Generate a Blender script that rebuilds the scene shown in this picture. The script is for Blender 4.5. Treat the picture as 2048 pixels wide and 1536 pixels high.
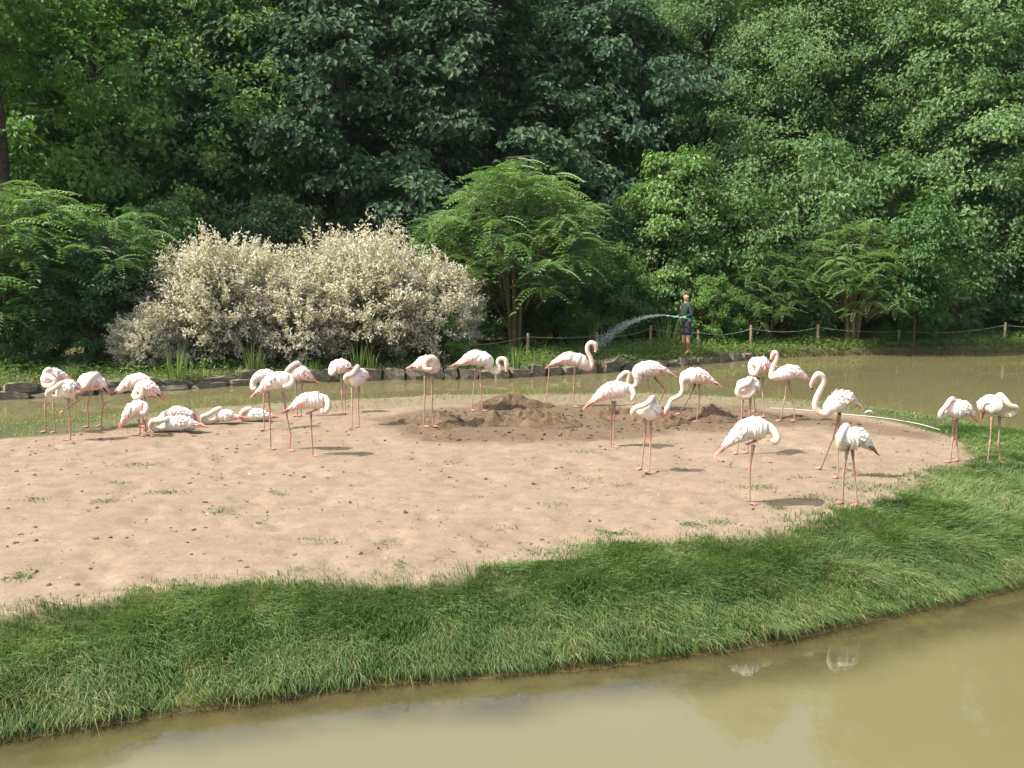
import bpy, bmesh, math, random
import numpy as np
from mathutils import Vector, Matrix

for o in list(bpy.data.objects):
    bpy.data.objects.remove(o)
SC = bpy.context.scene
COL = SC.collection
R = math.radians

# ------------------------------------------------------------------ camera
CAM_H = 2.7
FPX = 2000.0                       # focal length in units of the photo's 2048 px width
PITCH = math.atan(262.0 / FPX)
cam_d = bpy.data.cameras.new('camera')
cam_d.sensor_width = 36.0
cam_d.lens = 36.0 * FPX / 2048.0
cam_d.clip_start = 0.1
cam_d.clip_end = 3000.0
cam = bpy.data.objects.new('camera', cam_d)
COL.objects.link(cam)
cam.location = (0, 0, CAM_H)
cam.rotation_euler = (math.pi / 2 - PITCH, 0, 0)
SC.camera = cam

# ------------------------------------------------------------------ sky, sun, exposure
SUN_EL = R(53.0)
sun_dir = Vector((math.sin(R(-106.0)) * math.cos(SUN_EL), math.cos(R(-106.0)) * math.cos(SUN_EL), math.sin(SUN_EL)))
world = bpy.data.worlds.new('World')
SC.world = world
world.use_nodes = True
wn = world.node_tree
wn.nodes.clear()
w_out = wn.nodes.new('ShaderNodeOutputWorld')
w_bg = wn.nodes.new('ShaderNodeBackground')
w_sky = wn.nodes.new('ShaderNodeTexSky')
w_sky.sky_type = 'NISHITA'
w_sky.sun_disc = False
w_sky.sun_elevation = SUN_EL
w_sky.sun_rotation = math.atan2(sun_dir.x, sun_dir.y)
w_sky.air_density = 1.9
w_sky.dust_density = 5.0
w_sky.ozone_density = 1.0
w_bg.inputs['Strength'].default_value = 0.145
wn.links.new(w_sky.outputs[0], w_bg.inputs['Color'])
wn.links.new(w_bg.outputs[0], w_out.inputs['Surface'])

sun_d = bpy.data.lights.new('sun', 'SUN')
sun_d.energy = 4.5
sun_d.angle = R(0.5)
sun_d.color = (1.0, 0.95, 0.86)
sun = bpy.data.objects.new('sun', sun_d)
COL.objects.link(sun)
sun.location = (-20, -5, 40)
sun.rotation_euler = (-sun_dir).to_track_quat('-Z', 'Y').to_euler()

SC.view_settings.view_transform = 'Standard'
SC.view_settings.look = 'None'
SC.view_settings.exposure = 1.0
SC.view_settings.gamma = 1.0
SC.view_settings.use_curve_mapping = False
SC.render.engine = 'CYCLES'
SC.cycles.max_bounces = 5
SC.cycles.diffuse_bounces = 3
SC.cycles.glossy_bounces = 2
SC.cycles.transmission_bounces = 2
SC.cycles.transparent_max_bounces = 8

# ------------------------------------------------------------------ helpers
def ray(u, v):
    a = 768.0 - v
    return np.array([(u - 1024.0),
                     FPX * math.cos(PITCH) + a * math.sin(PITCH),
                     -FPX * math.sin(PITCH) + a * math.cos(PITCH)])

def G(u, v, z=0.0):
    """point of the ground plane of height z that stands at photo coordinate (u, v)"""
    d = ray(u, v)
    t = (z - CAM_H) / d[2]
    return np.array([d[0] * t, d[1] * t, z])

def at_depth(u, v, y):
    d = ray(u, v)
    t = y / d[1]
    return np.array([d[0] * t, y, CAM_H + d[2] * t])

def mesh(name, verts, faces, mats=(), midx=None, attrs=None, smooth=False):
    """fast mesh from numpy arrays; faces: (n,3)/(n,4) array or list of such arrays"""
    me = bpy.data.meshes.new(name)
    verts = np.asarray(verts, dtype=np.float32)
    fl = faces if isinstance(faces, list) else [faces]
    fl = [np.asarray(f, dtype=np.int32) for f in fl if len(f)]
    loops = np.concatenate([f.ravel() for f in fl])
    tot = np.concatenate([np.full(len(f), f.shape[1], dtype=np.int32) for f in fl])
    start = np.concatenate([[0], np.cumsum(tot)[:-1]]).astype(np.int32)
    me.vertices.add(len(verts)); me.vertices.foreach_set('co', verts.ravel())
    me.loops.add(len(loops)); me.loops.foreach_set('vertex_index', loops)
    me.polygons.add(len(tot)); me.polygons.foreach_set('loop_start', start)
    me.polygons.foreach_set('loop_total', tot)
    if midx is not None:
        me.polygons.foreach_set('material_index', np.asarray(midx, dtype=np.int32))
    me.polygons.foreach_set('use_smooth', np.full(len(tot), smooth, dtype=bool))
    for m in mats:
        me.materials.append(m)
    for k, a in (attrs or {}).items():
        at = me.attributes.new(k, 'FLOAT', 'POINT')
        at.data.foreach_set('value', np.asarray(a, dtype=np.float32))
    me.update()
    me.validate()
    return me

def obj(name, me, parent=None, loc=(0, 0, 0), rz=0.0, scale=(1, 1, 1)):
    o = bpy.data.objects.new(name, me)
    COL.objects.link(o)
    o.location = [float(c) for c in loc]
    o.rotation_euler = (0, 0, rz)
    o.scale = scale if hasattr(scale, '__len__') else (scale,) * 3
    if parent is not None:
        o.parent = parent
    return o

def tag(o, label, cat, group=None, kind=None):
    o['label'] = label
    o['category'] = cat
    if group: o['group'] = group
    if kind: o['kind'] = kind
    return o

def structure(o):
    o['kind'] = 'structure'
    return o

class MB:
    """collects vertices and faces of one mesh"""
    def __init__(s): s.v = []; s.f3 = []; s.f4 = []; s.m3 = []; s.m4 = []; s.n = 0
    def add(s, v, f, m=0):
        v = np.asarray(v, dtype=float); f = np.asarray(f, dtype=int)
        if f.shape[1] == 3: s.f3.append(f + s.n); s.m3.append(np.full(len(f), m))
        else: s.f4.append(f + s.n); s.m4.append(np.full(len(f), m))
        s.v.append(v); s.n += len(v)
    def build(s, name, mats, smooth=True, attrs=None):
        fl = []; ml = []
        if s.f3: fl.append(np.concatenate(s.f3)); ml.append(np.concatenate(s.m3))
        if s.f4: fl.append(np.concatenate(s.f4)); ml.append(np.concatenate(s.m4))
        return mesh(name, np.concatenate(s.v), fl, mats, np.concatenate(ml), attrs, smooth)

def catmull(P, n):
    """sample n points along a Catmull-Rom curve through rows of P (any number of columns)"""
    P = np.asarray(P, dtype=float)
    Q = np.vstack([2 * P[0] - P[1], P, 2 * P[-1] - P[-2]])
    seg = np.linalg.norm(np.diff(P[:, :3], axis=0), axis=1)
    cum = np.concatenate([[0], np.cumsum(np.maximum(seg, 1e-6))])
    s = np.linspace(0, cum[-1], n)
    i = np.clip(np.searchsorted(cum, s, side='right') - 1, 0, len(P) - 2)
    t = ((s - cum[i]) / (cum[i + 1] - cum[i]))[:, None]
    p0, p1, p2, p3 = Q[i], Q[i + 1], Q[i + 2], Q[i + 3]
    out = 0.5 * (2 * p1 + (p2 - p0) * t + (2 * p0 - 5 * p1 + 4 * p2 - p3) * t ** 2 + (3 * p1 - p0 - 3 * p2 + p3) * t ** 3)
    return out, i + t[:, 0]

def grid_faces(nu, nv, wrap=False):
    """quads of a nu x nv vertex grid (v wraps when asked)"""
    i = np.arange(nu - 1)[:, None]; j = np.arange(nv if wrap else nv - 1)[None, :]
    a = i * nv + j; b = i * nv + (j + 1) % nv
    return np.stack([a, b, b + nv, a + nv], -1).reshape(-1, 4)

def tube(path, rad, segs=6, ref=(0.31, 0.77, 0.55)):
    """tube along a path: vertices and quads, ends closed to a point by tiny radius"""
    P = np.asarray(path, dtype=float); rad = np.broadcast_to(np.asarray(rad, dtype=float), (len(P),))
    T = np.gradient(P, axis=0); T /= np.linalg.norm(T, axis=1)[:, None] + 1e-9
    ref = np.asarray(ref, dtype=float)
    L = ref - (T @ ref)[:, None] * T; L /= np.linalg.norm(L, axis=1)[:, None] + 1e-9
    N = np.cross(T, L)
    a = np.linspace(0, 2 * np.pi, segs, endpoint=False)
    V = P[:, None, :] + rad[:, None, None] * (np.cos(a)[None, :, None] * L[:, None, :] + np.sin(a)[None, :, None] * N[:, None, :])
    return V.reshape(-1, 3), grid_faces(len(P), segs, True)

def vnoise(x, y, seed=0):
    """smooth 2-D value noise in 0..1"""
    x = np.asarray(x, dtype=float); y = np.asarray(y, dtype=float)
    xi = np.floor(x).astype(np.int64); yi = np.floor(y).astype(np.int64)
    fx = x - xi; fy = y - yi
    fx = fx * fx * (3 - 2 * fx); fy = fy * fy * (3 - 2 * fy)
    def h(a, b):
        n = (a * 374761393 + b * 668265263 + seed * 1442695041) & 0x7fffffff
        n = ((n ^ (n >> 13)) * 1274126177) & 0x7fffffff
        return ((n ^ (n >> 16)) & 0xffff) / 65535.0
    return (h(xi, yi) * (1 - fx) + h(xi + 1, yi) * fx) * (1 - fy) + (h(xi, yi + 1) * (1 - fx) + h(xi + 1, yi + 1) * fx) * fy

def fbm(x, y, seed=0, oct=4):
    s = 0; a = 0.5; k = 1.0
    for i in range(oct):
        s = s + a * vnoise(x * k, y * k, seed + i * 17); a *= 0.5; k *= 2.03
    return s / (1 - 0.5 ** oct)

def sdist(px, py, poly):
    """signed distance to a polygon, positive inside"""
    px = np.asarray(px, dtype=float); py = np.asarray(py, dtype=float)
    d = np.full(px.shape, 1e9); ins = np.zeros(px.shape, dtype=bool)
    n = len(poly)
    for k in range(n):
        ax, ay = poly[k][:2]; bx, by = poly[(k + 1) % n][:2]
        ex, ey = bx - ax, by - ay
        t = np.clip(((px - ax) * ex + (py - ay) * ey) / (ex * ex + ey * ey + 1e-12), 0, 1)
        d = np.minimum(d, np.hypot(px - ax - t * ex, py - ay - t * ey))
        c = ((ay > py) != (by > py)) & (px < (bx - ax) * (py - ay) / (by - ay + 1e-12) + ax)
        ins ^= c
    return np.where(ins, d, -d)

def sstep(a, b, x):
    t = np.clip((x - a) / (b - a), 0, 1)
    return t * t * (3 - 2 * t)

# ------------------------------------------------------------------ materials
def new_mat(name):
    m = bpy.data.materials.new(name); m.use_nodes = True
    nt = m.node_tree; nt.nodes.clear()
    out = nt.nodes.new('ShaderNodeOutputMaterial')
    return m, nt, out

def nd(nt, typ, **kw):
    n = nt.nodes.new(typ)
    for k, v in kw.items():
        if k in n.inputs: n.inputs[k].default_value = v
        else: setattr(n, k, v)
    return n

def mixc(nt, fac, a, b, blend='MIX'):
    n = nt.nodes.new('ShaderNodeMix'); n.data_type = 'RGBA'; n.blend_type = blend
    for sock, val in ((n.inputs[0], fac), (n.inputs[6], a), (n.inputs[7], b)):
        if hasattr(val, 'is_linked') or isinstance(val, bpy.types.NodeSocket): nt.links.new(val, sock)
        elif isinstance(val, (int, float)): sock.default_value = val
        else: sock.default_value = (*val[:3], 1)
    return n.outputs[2]

def ramp(nt, fac, p0, p1, c0=(0, 0, 0), c1=(1, 1, 1)):
    n = nt.nodes.new('ShaderNodeValToRGB'); nt.links.new(fac, n.inputs[0])
    n.color_ramp.elements[0].position = p0; n.color_ramp.elements[1].position = p1
    n.color_ramp.elements[0].color = (*c0, 1); n.color_ramp.elements[1].color = (*c1, 1)
    return n.outputs[0]

def noise(nt, scale, detail=4.0, rough=0.6, coord=None, dist=0.0):
    n = nd(nt, 'ShaderNodeTexNoise'); n.inputs['Scale'].default_value = scale
    n.inputs['Detail'].default_value = detail; n.inputs['Roughness'].default_value = rough
    n.inputs['Distortion'].default_value = dist
    if coord is not None: nt.links.new(coord, n.inputs['Vector'])
    return n.outputs[0]

def objcoord(nt, scale=(1, 1, 1)):
    t = nt.nodes.new('ShaderNodeTexCoord')
    if scale == (1, 1, 1): return t.outputs['Object']
    m = nt.nodes.new('ShaderNodeMapping'); m.inputs['Scale'].default_value = scale
    nt.links.new(t.outputs['Object'], m.inputs['Vector'])
    return m.outputs[0]

def attr(nt, name):
    n = nt.nodes.new('ShaderNodeAttribute'); n.attribute_name = name
    return n.outputs['Fac']

def principled(nt, out, color, rough=0.8, spec=0.3, bump=None, bump_s=0.3, bump_d=0.02):
    p = nt.nodes.new('ShaderNodeBsdfPrincipled')
    if isinstance(color, bpy.types.NodeSocket): nt.links.new(color, p.inputs['Base Color'])
    else: p.inputs['Base Color'].default_value = (*color, 1)
    p.inputs['Roughness'].default_value = rough
    p.inputs['Specular IOR Level'].default_value = spec
    if bump is not None:
        b = nt.nodes.new('ShaderNodeBump'); b.inputs['Strength'].default_value = bump_s
        b.inputs['Distance'].default_value = bump_d
        nt.links.new(bump, b.inputs['Height']); nt.links.new(b.outputs[0], p.inputs['Normal'])
    nt.links.new(p.outputs[0], out.inputs['Surface'])
    return p

def simple_mat(name, c0, c1, scale=8.0, rough=0.8, spec=0.3, bump=0.2, bd=0.01):
    m, nt, out = new_mat(name)
    n = noise(nt, scale, 5, 0.65, objcoord(nt))
    principled(nt, out, mixc(nt, ramp(nt, n, 0.3, 0.7), c0, c1), rough, spec, n, bump, bd)
    return m

def leaf_mat(name, c0, c1, trans=0.35, gloss=0.06, rough=0.5, tint=True, extra=None):
    """leaves: colour varies leaf by leaf (attribute rnd), some light comes through"""
    m, nt, out = new_mat(name)
    c = mixc(nt, attr(nt, 'rnd'), c0, c1)
    if extra is not None:                        # (attribute, colour a, colour b) where the attribute is high
        ca = mixc(nt, attr(nt, 'rnd'), extra[1], extra[2])
        c = mixc(nt, attr(nt, extra[0]), c, ca)
    if tint:
        oi = nt.nodes.new('ShaderNodeObjectInfo')
        c = mixc(nt, 1.0, c, oi.outputs['Color'], 'MULTIPLY')
    d = nt.nodes.new('ShaderNodeBsdfDiffuse'); t = nt.nodes.new('ShaderNodeBsdfTranslucent')
    g = nt.nodes.new('ShaderNodeBsdfGlossy'); g.inputs['Roughness'].default_value = rough
    nt.links.new(c, d.inputs['Color'])
    tc = mixc(nt, 1.0, c, (1.15, 1.2, 0.55), 'MULTIPLY')
    nt.links.new(tc, t.inputs['Color'])
    m1 = nt.nodes.new('ShaderNodeMixShader'); m1.inputs[0].default_value = trans
    nt.links.new(d.outputs[0], m1.inputs[1]); nt.links.new(t.outputs[0], m1.inputs[2])
    m2 = nt.nodes.new('ShaderNodeMixShader'); m2.inputs[0].default_value = gloss
    nt.links.new(m1.outputs[0], m2.inputs[1]); nt.links.new(g.outputs[0], m2.inputs[2])
    nt.links.new(m2.outputs[0], out.inputs['Surface'])
    return m
# ================================================================== THE SETTING
WATER_Z = -0.48
rng = np.random.default_rng(7)

# island outline (waterline) and the bare sand inside it
isl_px = [(-400, 1535), (0, 1488), (250, 1448), (700, 1382), (1000, 1356), (1250, 1333), (1500, 1300), (1800, 1235), (2048, 1176), (2350, 1105)]
isl_back = [(2500, 950), (2300, 910), (2048, 877), (1900, 850), (1750, 826), (1600, 808), (1400, 796), (1200, 794), (900, 796), (600, 810), (300, 832), (150, 846), (0, 857), (-300, 880)]
ISL = [G(u, v, WATER_Z)[:2] for u, v in isl_px] + [np.array([10.6, 12.4])] + [G(u, v, WATER_Z)[:2] for u, v in isl_back] + \
      [np.array([-15.0, 15.5]), np.array([-16.0, 12.0]), np.array([-14.0, 8.0]), np.array([-9.0, 6.4])]
sand_px = [(-300, 1262), (0, 1228), (180, 1208), (400, 1184), (700, 1166), (880, 1158), (1000, 1142), (1180, 1108), (1400, 1092), (1520, 1068), (1650, 1048), (1760, 1024), (1830, 985), (1880, 945), (1935, 918),
           (1930, 892), (1870, 862), (1780, 842), (1700, 829), (1600, 820), (1400, 812), (1200, 808), (900, 811), (600, 826), (300, 851), (150, 866), (0, 878), (-300, 905)]
SAND = [G(u, v)[:2] for u, v in sand_px] + [np.array([-12.5, 12.8]), np.array([-13.0, 10.5]), np.array([-10.0, 8.0])]
wet_px = [(735, 838), (860, 816), (1000, 808), (1250, 810), (1500, 813), (1700, 836), (1880, 868), (1850, 872), (1600, 852), (1490, 860), (1320, 872), (1180, 884), (1020, 892), (850, 889), (770, 862)]
WET = [G(u, v)[:2] for u, v in wet_px]

def island_z(x, y):
    x = np.asarray(x, dtype=float); y = np.asarray(y, dtype=float)
    d = sdist(x, y, ISL) + 0.10 * (fbm(x * 2.2, y * 2.2, 3) - 0.5)
    g = sdist(x, y, SAND)
    t = np.clip(d - 0.14, 0, None) / (np.clip(d - 0.14, 0, None) + np.maximum(-g, 0) + 1e-3)      # 0 at the waterline, 1 at the edge of the sand
    z = np.where(d < 0, WATER_Z + 0.55 * d, WATER_Z + 0.035 * sstep(0, 0.2, d) + (-WATER_Z - 0.035) * np.where(y > 12.5, np.sin(0.5 * np.pi * t) ** 0.85, t ** 1.05))
    z = np.maximum(z, -1.4)
    lump = 0.10 * (fbm(x * 1.9, y * 1.9, 15) - 0.5) * sstep(0.1, 0.5, t) * sstep(0.0, 0.3, -g)   # the turf is lumpy
    und = 0.03 * (fbm(x * 0.7, y * 0.7, 9) - 0.5) * sstep(0.3, 1.0, d)
    fine = (0.018 * (fbm(x * 4, y * 4, 21) - 0.5) - 0.032 * sstep(0.58, 0.70, fbm(x * 3.4, y * 3.4, 27, 2)) * sstep(0.1, 0.4, g)) * sstep(0.3, 0.8, d) + 0 * (fbm(x * 4, y * 4, 21) - 0.5) * sstep(0.3, 0.8, d)
    return z + lump + und + fine

# ---- island sheet
def axis(a, b, n): return np.linspace(a, b, n)
gx = axis(-17, 13, 400); gy = axis(4.8, 24, 300)
XX, YY = np.meshgrid(gx, gy, indexing='ij')
zz = island_z(XX, YY)
gmask = sdist(XX, YY, SAND); nz = fbm(XX * 1.7, YY * 1.7, 40)
grass_a = sstep(0.10, -0.12, gmask + 0.5 * (nz - 0.5)) * (1 - 0.75 * sstep(12.0, 13.5, YY) * sstep(-8.0, -5.0, XX) * sstep(6.5, 5.0, XX))
wet_a = sstep(-0.25, 0.35, sdist(XX, YY, WET) + 0.9 * (fbm(XX * 1.3, YY * 1.3, 51) - 0.5)) * (0.62 + 0.38 * fbm(XX * 2.5, YY * 2.5, 63))
shore_a = sstep(WATER_Z + 0.09, WATER_Z + 0.02, zz)

m_soil, nt, out = new_mat('island_soil')
oc = objcoord(nt)
n1 = noise(nt, 0.9, 6, 0.62, oc); n2 = noise(nt, 26.0, 6, 0.75, oc); n3 = noise(nt, 5.0, 5, 0.7, oc)
c = mixc(nt, ramp(nt, n1, 0.3, 0.7), (0.208, 0.157, 0.108), (0.252, 0.195, 0.138))
c = mixc(nt, ramp(nt, n3, 0.35, 0.75), c, (0.152, 0.114, 0.080))
sp = nt.nodes.new('ShaderNodeTexVoronoi'); sp.inputs['Scale'].default_value = 22.0; nt.links.new(oc, sp.inputs['Vector'])
c = mixc(nt, ramp(nt, n2, 0.54, 0.68), c, (0.118, 0.088, 0.061))  # fine dark spots paint in the shade of small footprint hollows
c = mixc(nt, attr(nt, 'wet'), c, mixc(nt, ramp(nt, n3, 0.35, 0.65), (0.0731, 0.0482, 0.031), (0.1161, 0.0817, 0.0542)))
c = mixc(nt, attr(nt, 'grass'), c, (0.055, 0.060, 0.022))
c = mixc(nt, attr(nt, 'shore'), c, mixc(nt, ramp(nt, n3, 0.3, 0.7), (0.075, 0.058, 0.026), (0.12, 0.09, 0.04)))
principled(nt, out, c, 0.9, 0.15, n2, 0.55, 0.02)
island = structure(obj('island', mesh('island', np.stack([XX, YY, zz], -1).reshape(-1, 3), grid_faces(400, 300)[:, ::-1], [m_soil],
         attrs={'grass': grass_a.ravel(), 'wet': wet_a.ravel(), 'shore': shore_a.ravel()}, smooth=True)))

# ---- pond water: muddy, so it has a body colour of its own under a smooth surface
m_water, nt, out = new_mat('pond_water')
oc = objcoord(nt, (1.0, 1.0, 1.0))
big = noise(nt, 0.22, 3, 0.5, oc)
c = mixc(nt, ramp(nt, big, 0.3, 0.7), (0.1204, 0.1043, 0.049), (0.1365, 0.119, 0.0588))
rip = noise(nt, 2.2, 3, 0.55, objcoord(nt, (1.0, 0.55, 1.0)))
rip2 = noise(nt, 9.0, 2, 0.5, oc)
add = nt.nodes.new('ShaderNodeMath'); add.operation = 'MULTIPLY_ADD'
nt.links.new(rip2, add.inputs[0]); add.inputs[1].default_value = 0.16; nt.links.new(rip, add.inputs[2])
c = mixc(nt, attr(nt, 'shallow'), c, mixc(nt, ramp(nt, noise(nt, 3.0, 5, 0.65, oc), 0.35, 0.65), (0.0288, 0.0248, 0.0112), (0.06, 0.048, 0.0192)))
p = principled(nt, out, c, 0.03, 0.5, add.outputs[0], 0.045, 0.05)
p.inputs['IOR'].default_value = 1.45
wv = np.array([(-90, -2, 0), (90, -2, 0), (90, 60, 0), (-90, 60, 0)], dtype=float)
wx = np.concatenate([axis(-90, -12, 12)[:-1], axis(-12, 13, 230), axis(13, 90, 12)[1:]]); wy = np.concatenate([axis(-2, 5, 4)[:-1], axis(5, 13, 90), axis(13, 60, 16)[1:]])
WX, WY = np.meshgrid(wx, wy, indexing='ij')
sd_ = -sdist(WX, WY, ISL); shallow = sstep(0.85, 0.30, sd_ + 0.5 * (fbm(WX * 1.1, WY * 1.6, 301) - 0.5)) * sstep(14.0, 12.0, WY) * (0.65 + 0.35 * fbm(WX * 4, WY * 4, 305))
water = structure(obj('water', mesh('water', np.stack([WX, WY, 0 * WX], -1).reshape(-1, 3), grid_faces(len(wx), len(wy))[:, ::-1], [m_water], smooth=True, attrs={'shallow': shallow.ravel()}), loc=(0, 0, WATER_Z)))

# ---- far bank and the wooded slope behind it
shore_px = [(0, 799), (170, 790), (330, 780), (434, 773), (500, 769), (640, 763), (780, 759), (1000, 756), (1070, 752), (1200, 745), (1262, 738), (1370, 730), (1450, 722), (1560, 715), (1700, 710), (1880, 706), (2048, 705)]
SHORE = np.array([[-400, 10], [-60, 13], [-24, 18.2]] + [list(G(u, v, WATER_Z)[:2]) for u, v in shore_px] + [[22, 34.5], [40, 37], [70, 42], [400, 60]])
def shore_y(x): return np.interp(x, SHORE[:, 0], SHORE[:, 1])
def bank_z(x, y):
    o = np.asarray(y, dtype=float) - shore_y(np.asarray(x, dtype=float))
    z = np.where(o < 0.05, -0.24 + np.minimum(o, 0) * 1.5 + 0.26 * sstep(-0.1, 0.05, o), 0.02 + 0.12 * sstep(0.05, 1.2, o)) - 0.28
    z = z + 0.22 * np.maximum(o - 13, 0) * sstep(13, 22, o) * (1 - 0.6 * sstep(45, 120, o))
    return z + 0.10 * (fbm(np.asarray(x) * 0.5, np.asarray(y) * 0.5, 5) - 0.5) * sstep(0.6, 3, o)
bx = np.concatenate([axis(-400, -45, 15)[:-1], axis(-45, 45, 240), axis(45, 400, 15)[1:]])
bo = np.array([-0.6, -0.1, 0.0, 0.08, 0.3, 0.6, 1.0, 1.6, 2.4, 3.5, 5, 7, 9, 11, 13, 15, 18, 22, 27, 34, 44, 60, 90, 150, 260, 500])
BX = np.repeat(bx[:, None], len(bo), 1); BY = shore_y(BX) + bo[None, :]
m_bank, nt, out = new_mat('bank_ground')
oc = objcoord(nt)
n1 = noise(nt, 0.8, 5, 0.6, oc); n2 = noise(nt, 14, 5, 0.7, oc)
c = mixc(nt, ramp(nt, n1, 0.35, 0.65), (0.055, 0.062, 0.022), (0.11, 0.085, 0.045))
c = mixc(nt, ramp(nt, n2, 0.5, 0.75), c, (0.045, 0.035, 0.02))
principled(nt, out, c, 0.95, 0.1, n2, 0.6, 0.05)
far_bank = structure(obj('far_bank_ground', mesh('far_bank_ground', np.stack([BX, BY, bank_z(BX, BY)], -1).reshape(-1, 3), grid_faces(len(bx), len(bo))[:, ::-1], [m_bank], smooth=True)))

# ---- pond bed, and the ground on the visitors' side, from which the picture is taken
m_turf = simple_mat('visitor_side_turf', (0.05, 0.07, 0.02), (0.08, 0.10, 0.03), 3.0)
nbx = axis(-400, 400, 41); nby = np.array([-500, -200, -60, -20, -6, 0.5, 1.6, 2.4, 2.9, 3.3])
nbz = np.array([2.0, 2.0, 1.8, 1.5, 1.4, 1.3, 0.9, 0.3, -0.2, -1.1])
NX, NY = np.meshgrid(nbx, nby, indexing='ij')
structure(obj('near_bank_ground', mesh('near_bank_ground', np.stack([NX, NY, np.repeat(nbz[None], 41, 0)], -1).reshape(-1, 3), grid_faces(41, 10)[:, ::-1], [m_turf], smooth=True)))
PX, PY = np.meshgrid(axis(-600, 600, 13), axis(-500, 700, 13), indexing='ij')
structure(obj('pond_bed_ground', mesh('pond_bed_ground', np.stack([PX, PY, 0 * PX - 1.6], -1).reshape(-1, 3), grid_faces(13, 13)[:, ::-1], [m_bank])))
# ================================================================== TREES AND SHRUBS
m_bark = simple_mat('bark', (0.030, 0.024, 0.018), (0.085, 0.068, 0.050), 9.0, 0.95, 0.1, 0.8, 0.03)
m_stem = simple_mat('green_brown_stem', (0.10, 0.09, 0.045), (0.19, 0.15, 0.08), 12.0, 0.9, 0.1)
m_leaf = leaf_mat('broad_leaves', (0.050, 0.135, 0.030), (0.140, 0.260, 0.066), 0.48, 0.03, 0.6)
m_leaf_dk = leaf_mat('dark_glossy_leaves', (0.020, 0.058, 0.030), (0.080, 0.136, 0.060), 0.30, 0.02, 0.6)
m_leaf_fn = leaf_mat('fine_leaves', (0.058, 0.142, 0.050), (0.152, 0.260, 0.094), 0.50, 0.03, 0.6)
m_leaf_su = leaf_mat('feathered_leaves', (0.055, 0.128, 0.038), (0.140, 0.230, 0.085), 0.46, 0.03, 0.6)
m_leaf_wi = leaf_mat('variegated_willow_leaves', (0.099, 0.1215, 0.054), (0.216, 0.234, 0.126), 0.30, 0.02, 0.6, extra=('pale', (0.475, 0.45, 0.385), (0.67, 0.605, 0.575)))
m_leaf_va = leaf_mat('white_edged_leaves', (0.055, 0.145, 0.034), (0.140, 0.260, 0.070), 0.46, 0.03, 0.6, extra=('pale', (0.40, 0.44, 0.34), (0.58, 0.62, 0.52)))

def unit(v): return v / (np.linalg.norm(v, axis=-1, keepdims=True) + 1e-9)

def leaf_tris(c, axisv, nrm, ln, wd, fold=0.25):
    """folded kite leaves: c (n,3) base points, axisv/nrm unit vectors, ln/wd sizes -> verts, tris"""
    n = len(c); side = unit(np.cross(nrm, axisv)); nrm = unit(np.cross(axisv, side))
    ln = np.broadcast_to(ln, (n,))[:, None]; wd = np.broadcast_to(wd, (n,))[:, None]
    mid = c + axisv * ln * 0.45
    V = np.stack([c, mid + side * wd * 0.5 + nrm * wd * fold, c + axisv * ln - nrm * ln * 0.08, mid - side * wd * 0.5 + nrm * wd * fold], 1)
    b = (np.arange(n) * 4)[:, None]
    F = np.concatenate([b + [0, 2, 1], b + [0, 3, 2]], 0)
    return V.reshape(-1, 3), F

def crown_mesh(name, seed, z0, z1, rad, nb, br, ns, nl, leaf, mat, prof=None, upbias=0.35, flat=0.6, spray=0.26, pale=0.0, inner=0.3):
    g = np.random.default_rng(seed)
    prof = prof or (lambda t: np.sqrt(np.clip(1 - (2 * t - 0.9) ** 2 * 0.85, 0.02, 1)))
    t = (np.arange(nb) + g.random(nb)) / nb
    th = np.arange(nb) * 2.39996 + g.normal(0, 0.5, nb)
    lob = 1 + 0.22 * np.sin(3 * th + seed) + 0.15 * np.sin(5 * th + 7 * t + 2 * seed)
    rr = rad * prof(t) * lob * np.sqrt(inner + (1 - inner) * g.random(nb))
    C = np.stack([rr * np.cos(th), rr * np.sin(th), z0 + (z1 - z0) * t], 1)
    out = unit(np.stack([np.cos(th), np.sin(th), 0.25 + 0 * th], 1))
    bs = br * (0.65 + 0.7 * g.random(nb))
    D = unit(g.normal(0, 1, (nb, ns, 3)) + out[:, None] * 0.55 + np.array([0, 0, upbias]))
    S = C[:, None] + D * (bs[:, None, None] * (0.55 + 0.55 * g.random((nb, ns, 1)))) * np.array([1, 1, flat])
    S = S + out[:, None] * 0.0
    n = nb * ns * nl
    off = g.normal(0, 1, (nb, ns, nl, 3)) * np.array([1, 1, 0.6]) * spray
    P = (S[:, :, None] + off).reshape(-1, 3)
    O = np.broadcast_to((0.55 * out[:, None, None] + 0.45 * D[:, :, None] + 0.5 * unit(off)), (nb, ns, nl, 3)).reshape(-1, 3)
    nrm = unit(np.array([0, 0, 0.55]) + 0.85 * O + g.normal(0, 0.42, (n, 3)))
    ax = unit(O * np.array([1, 1, 0.3]) + g.normal(0, 0.55, (n, 3)) - np.array([0, 0, 0.35]))
    ax = unit(ax - nrm * np.sum(ax * nrm, 1, keepdims=True))
    sz = leaf * (0.6 + 0.8 * g.random(n))
    V, F = leaf_tris(P, ax, nrm, sz, sz * 0.62)
    clump = np.repeat(g.random(nb * ns), nl)
    rnd = np.clip(0.55 * g.random(n) + 0.45 * clump, 0, 1)
    at = {'rnd': np.repeat(rnd, 4)}
    if pale: at['pale'] = np.repeat((g.random(n) < pale * (0.3 + 1.4 * clump)).astype(float), 4)
    return mesh(name, V, F, [mat], attrs=at), C

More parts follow.
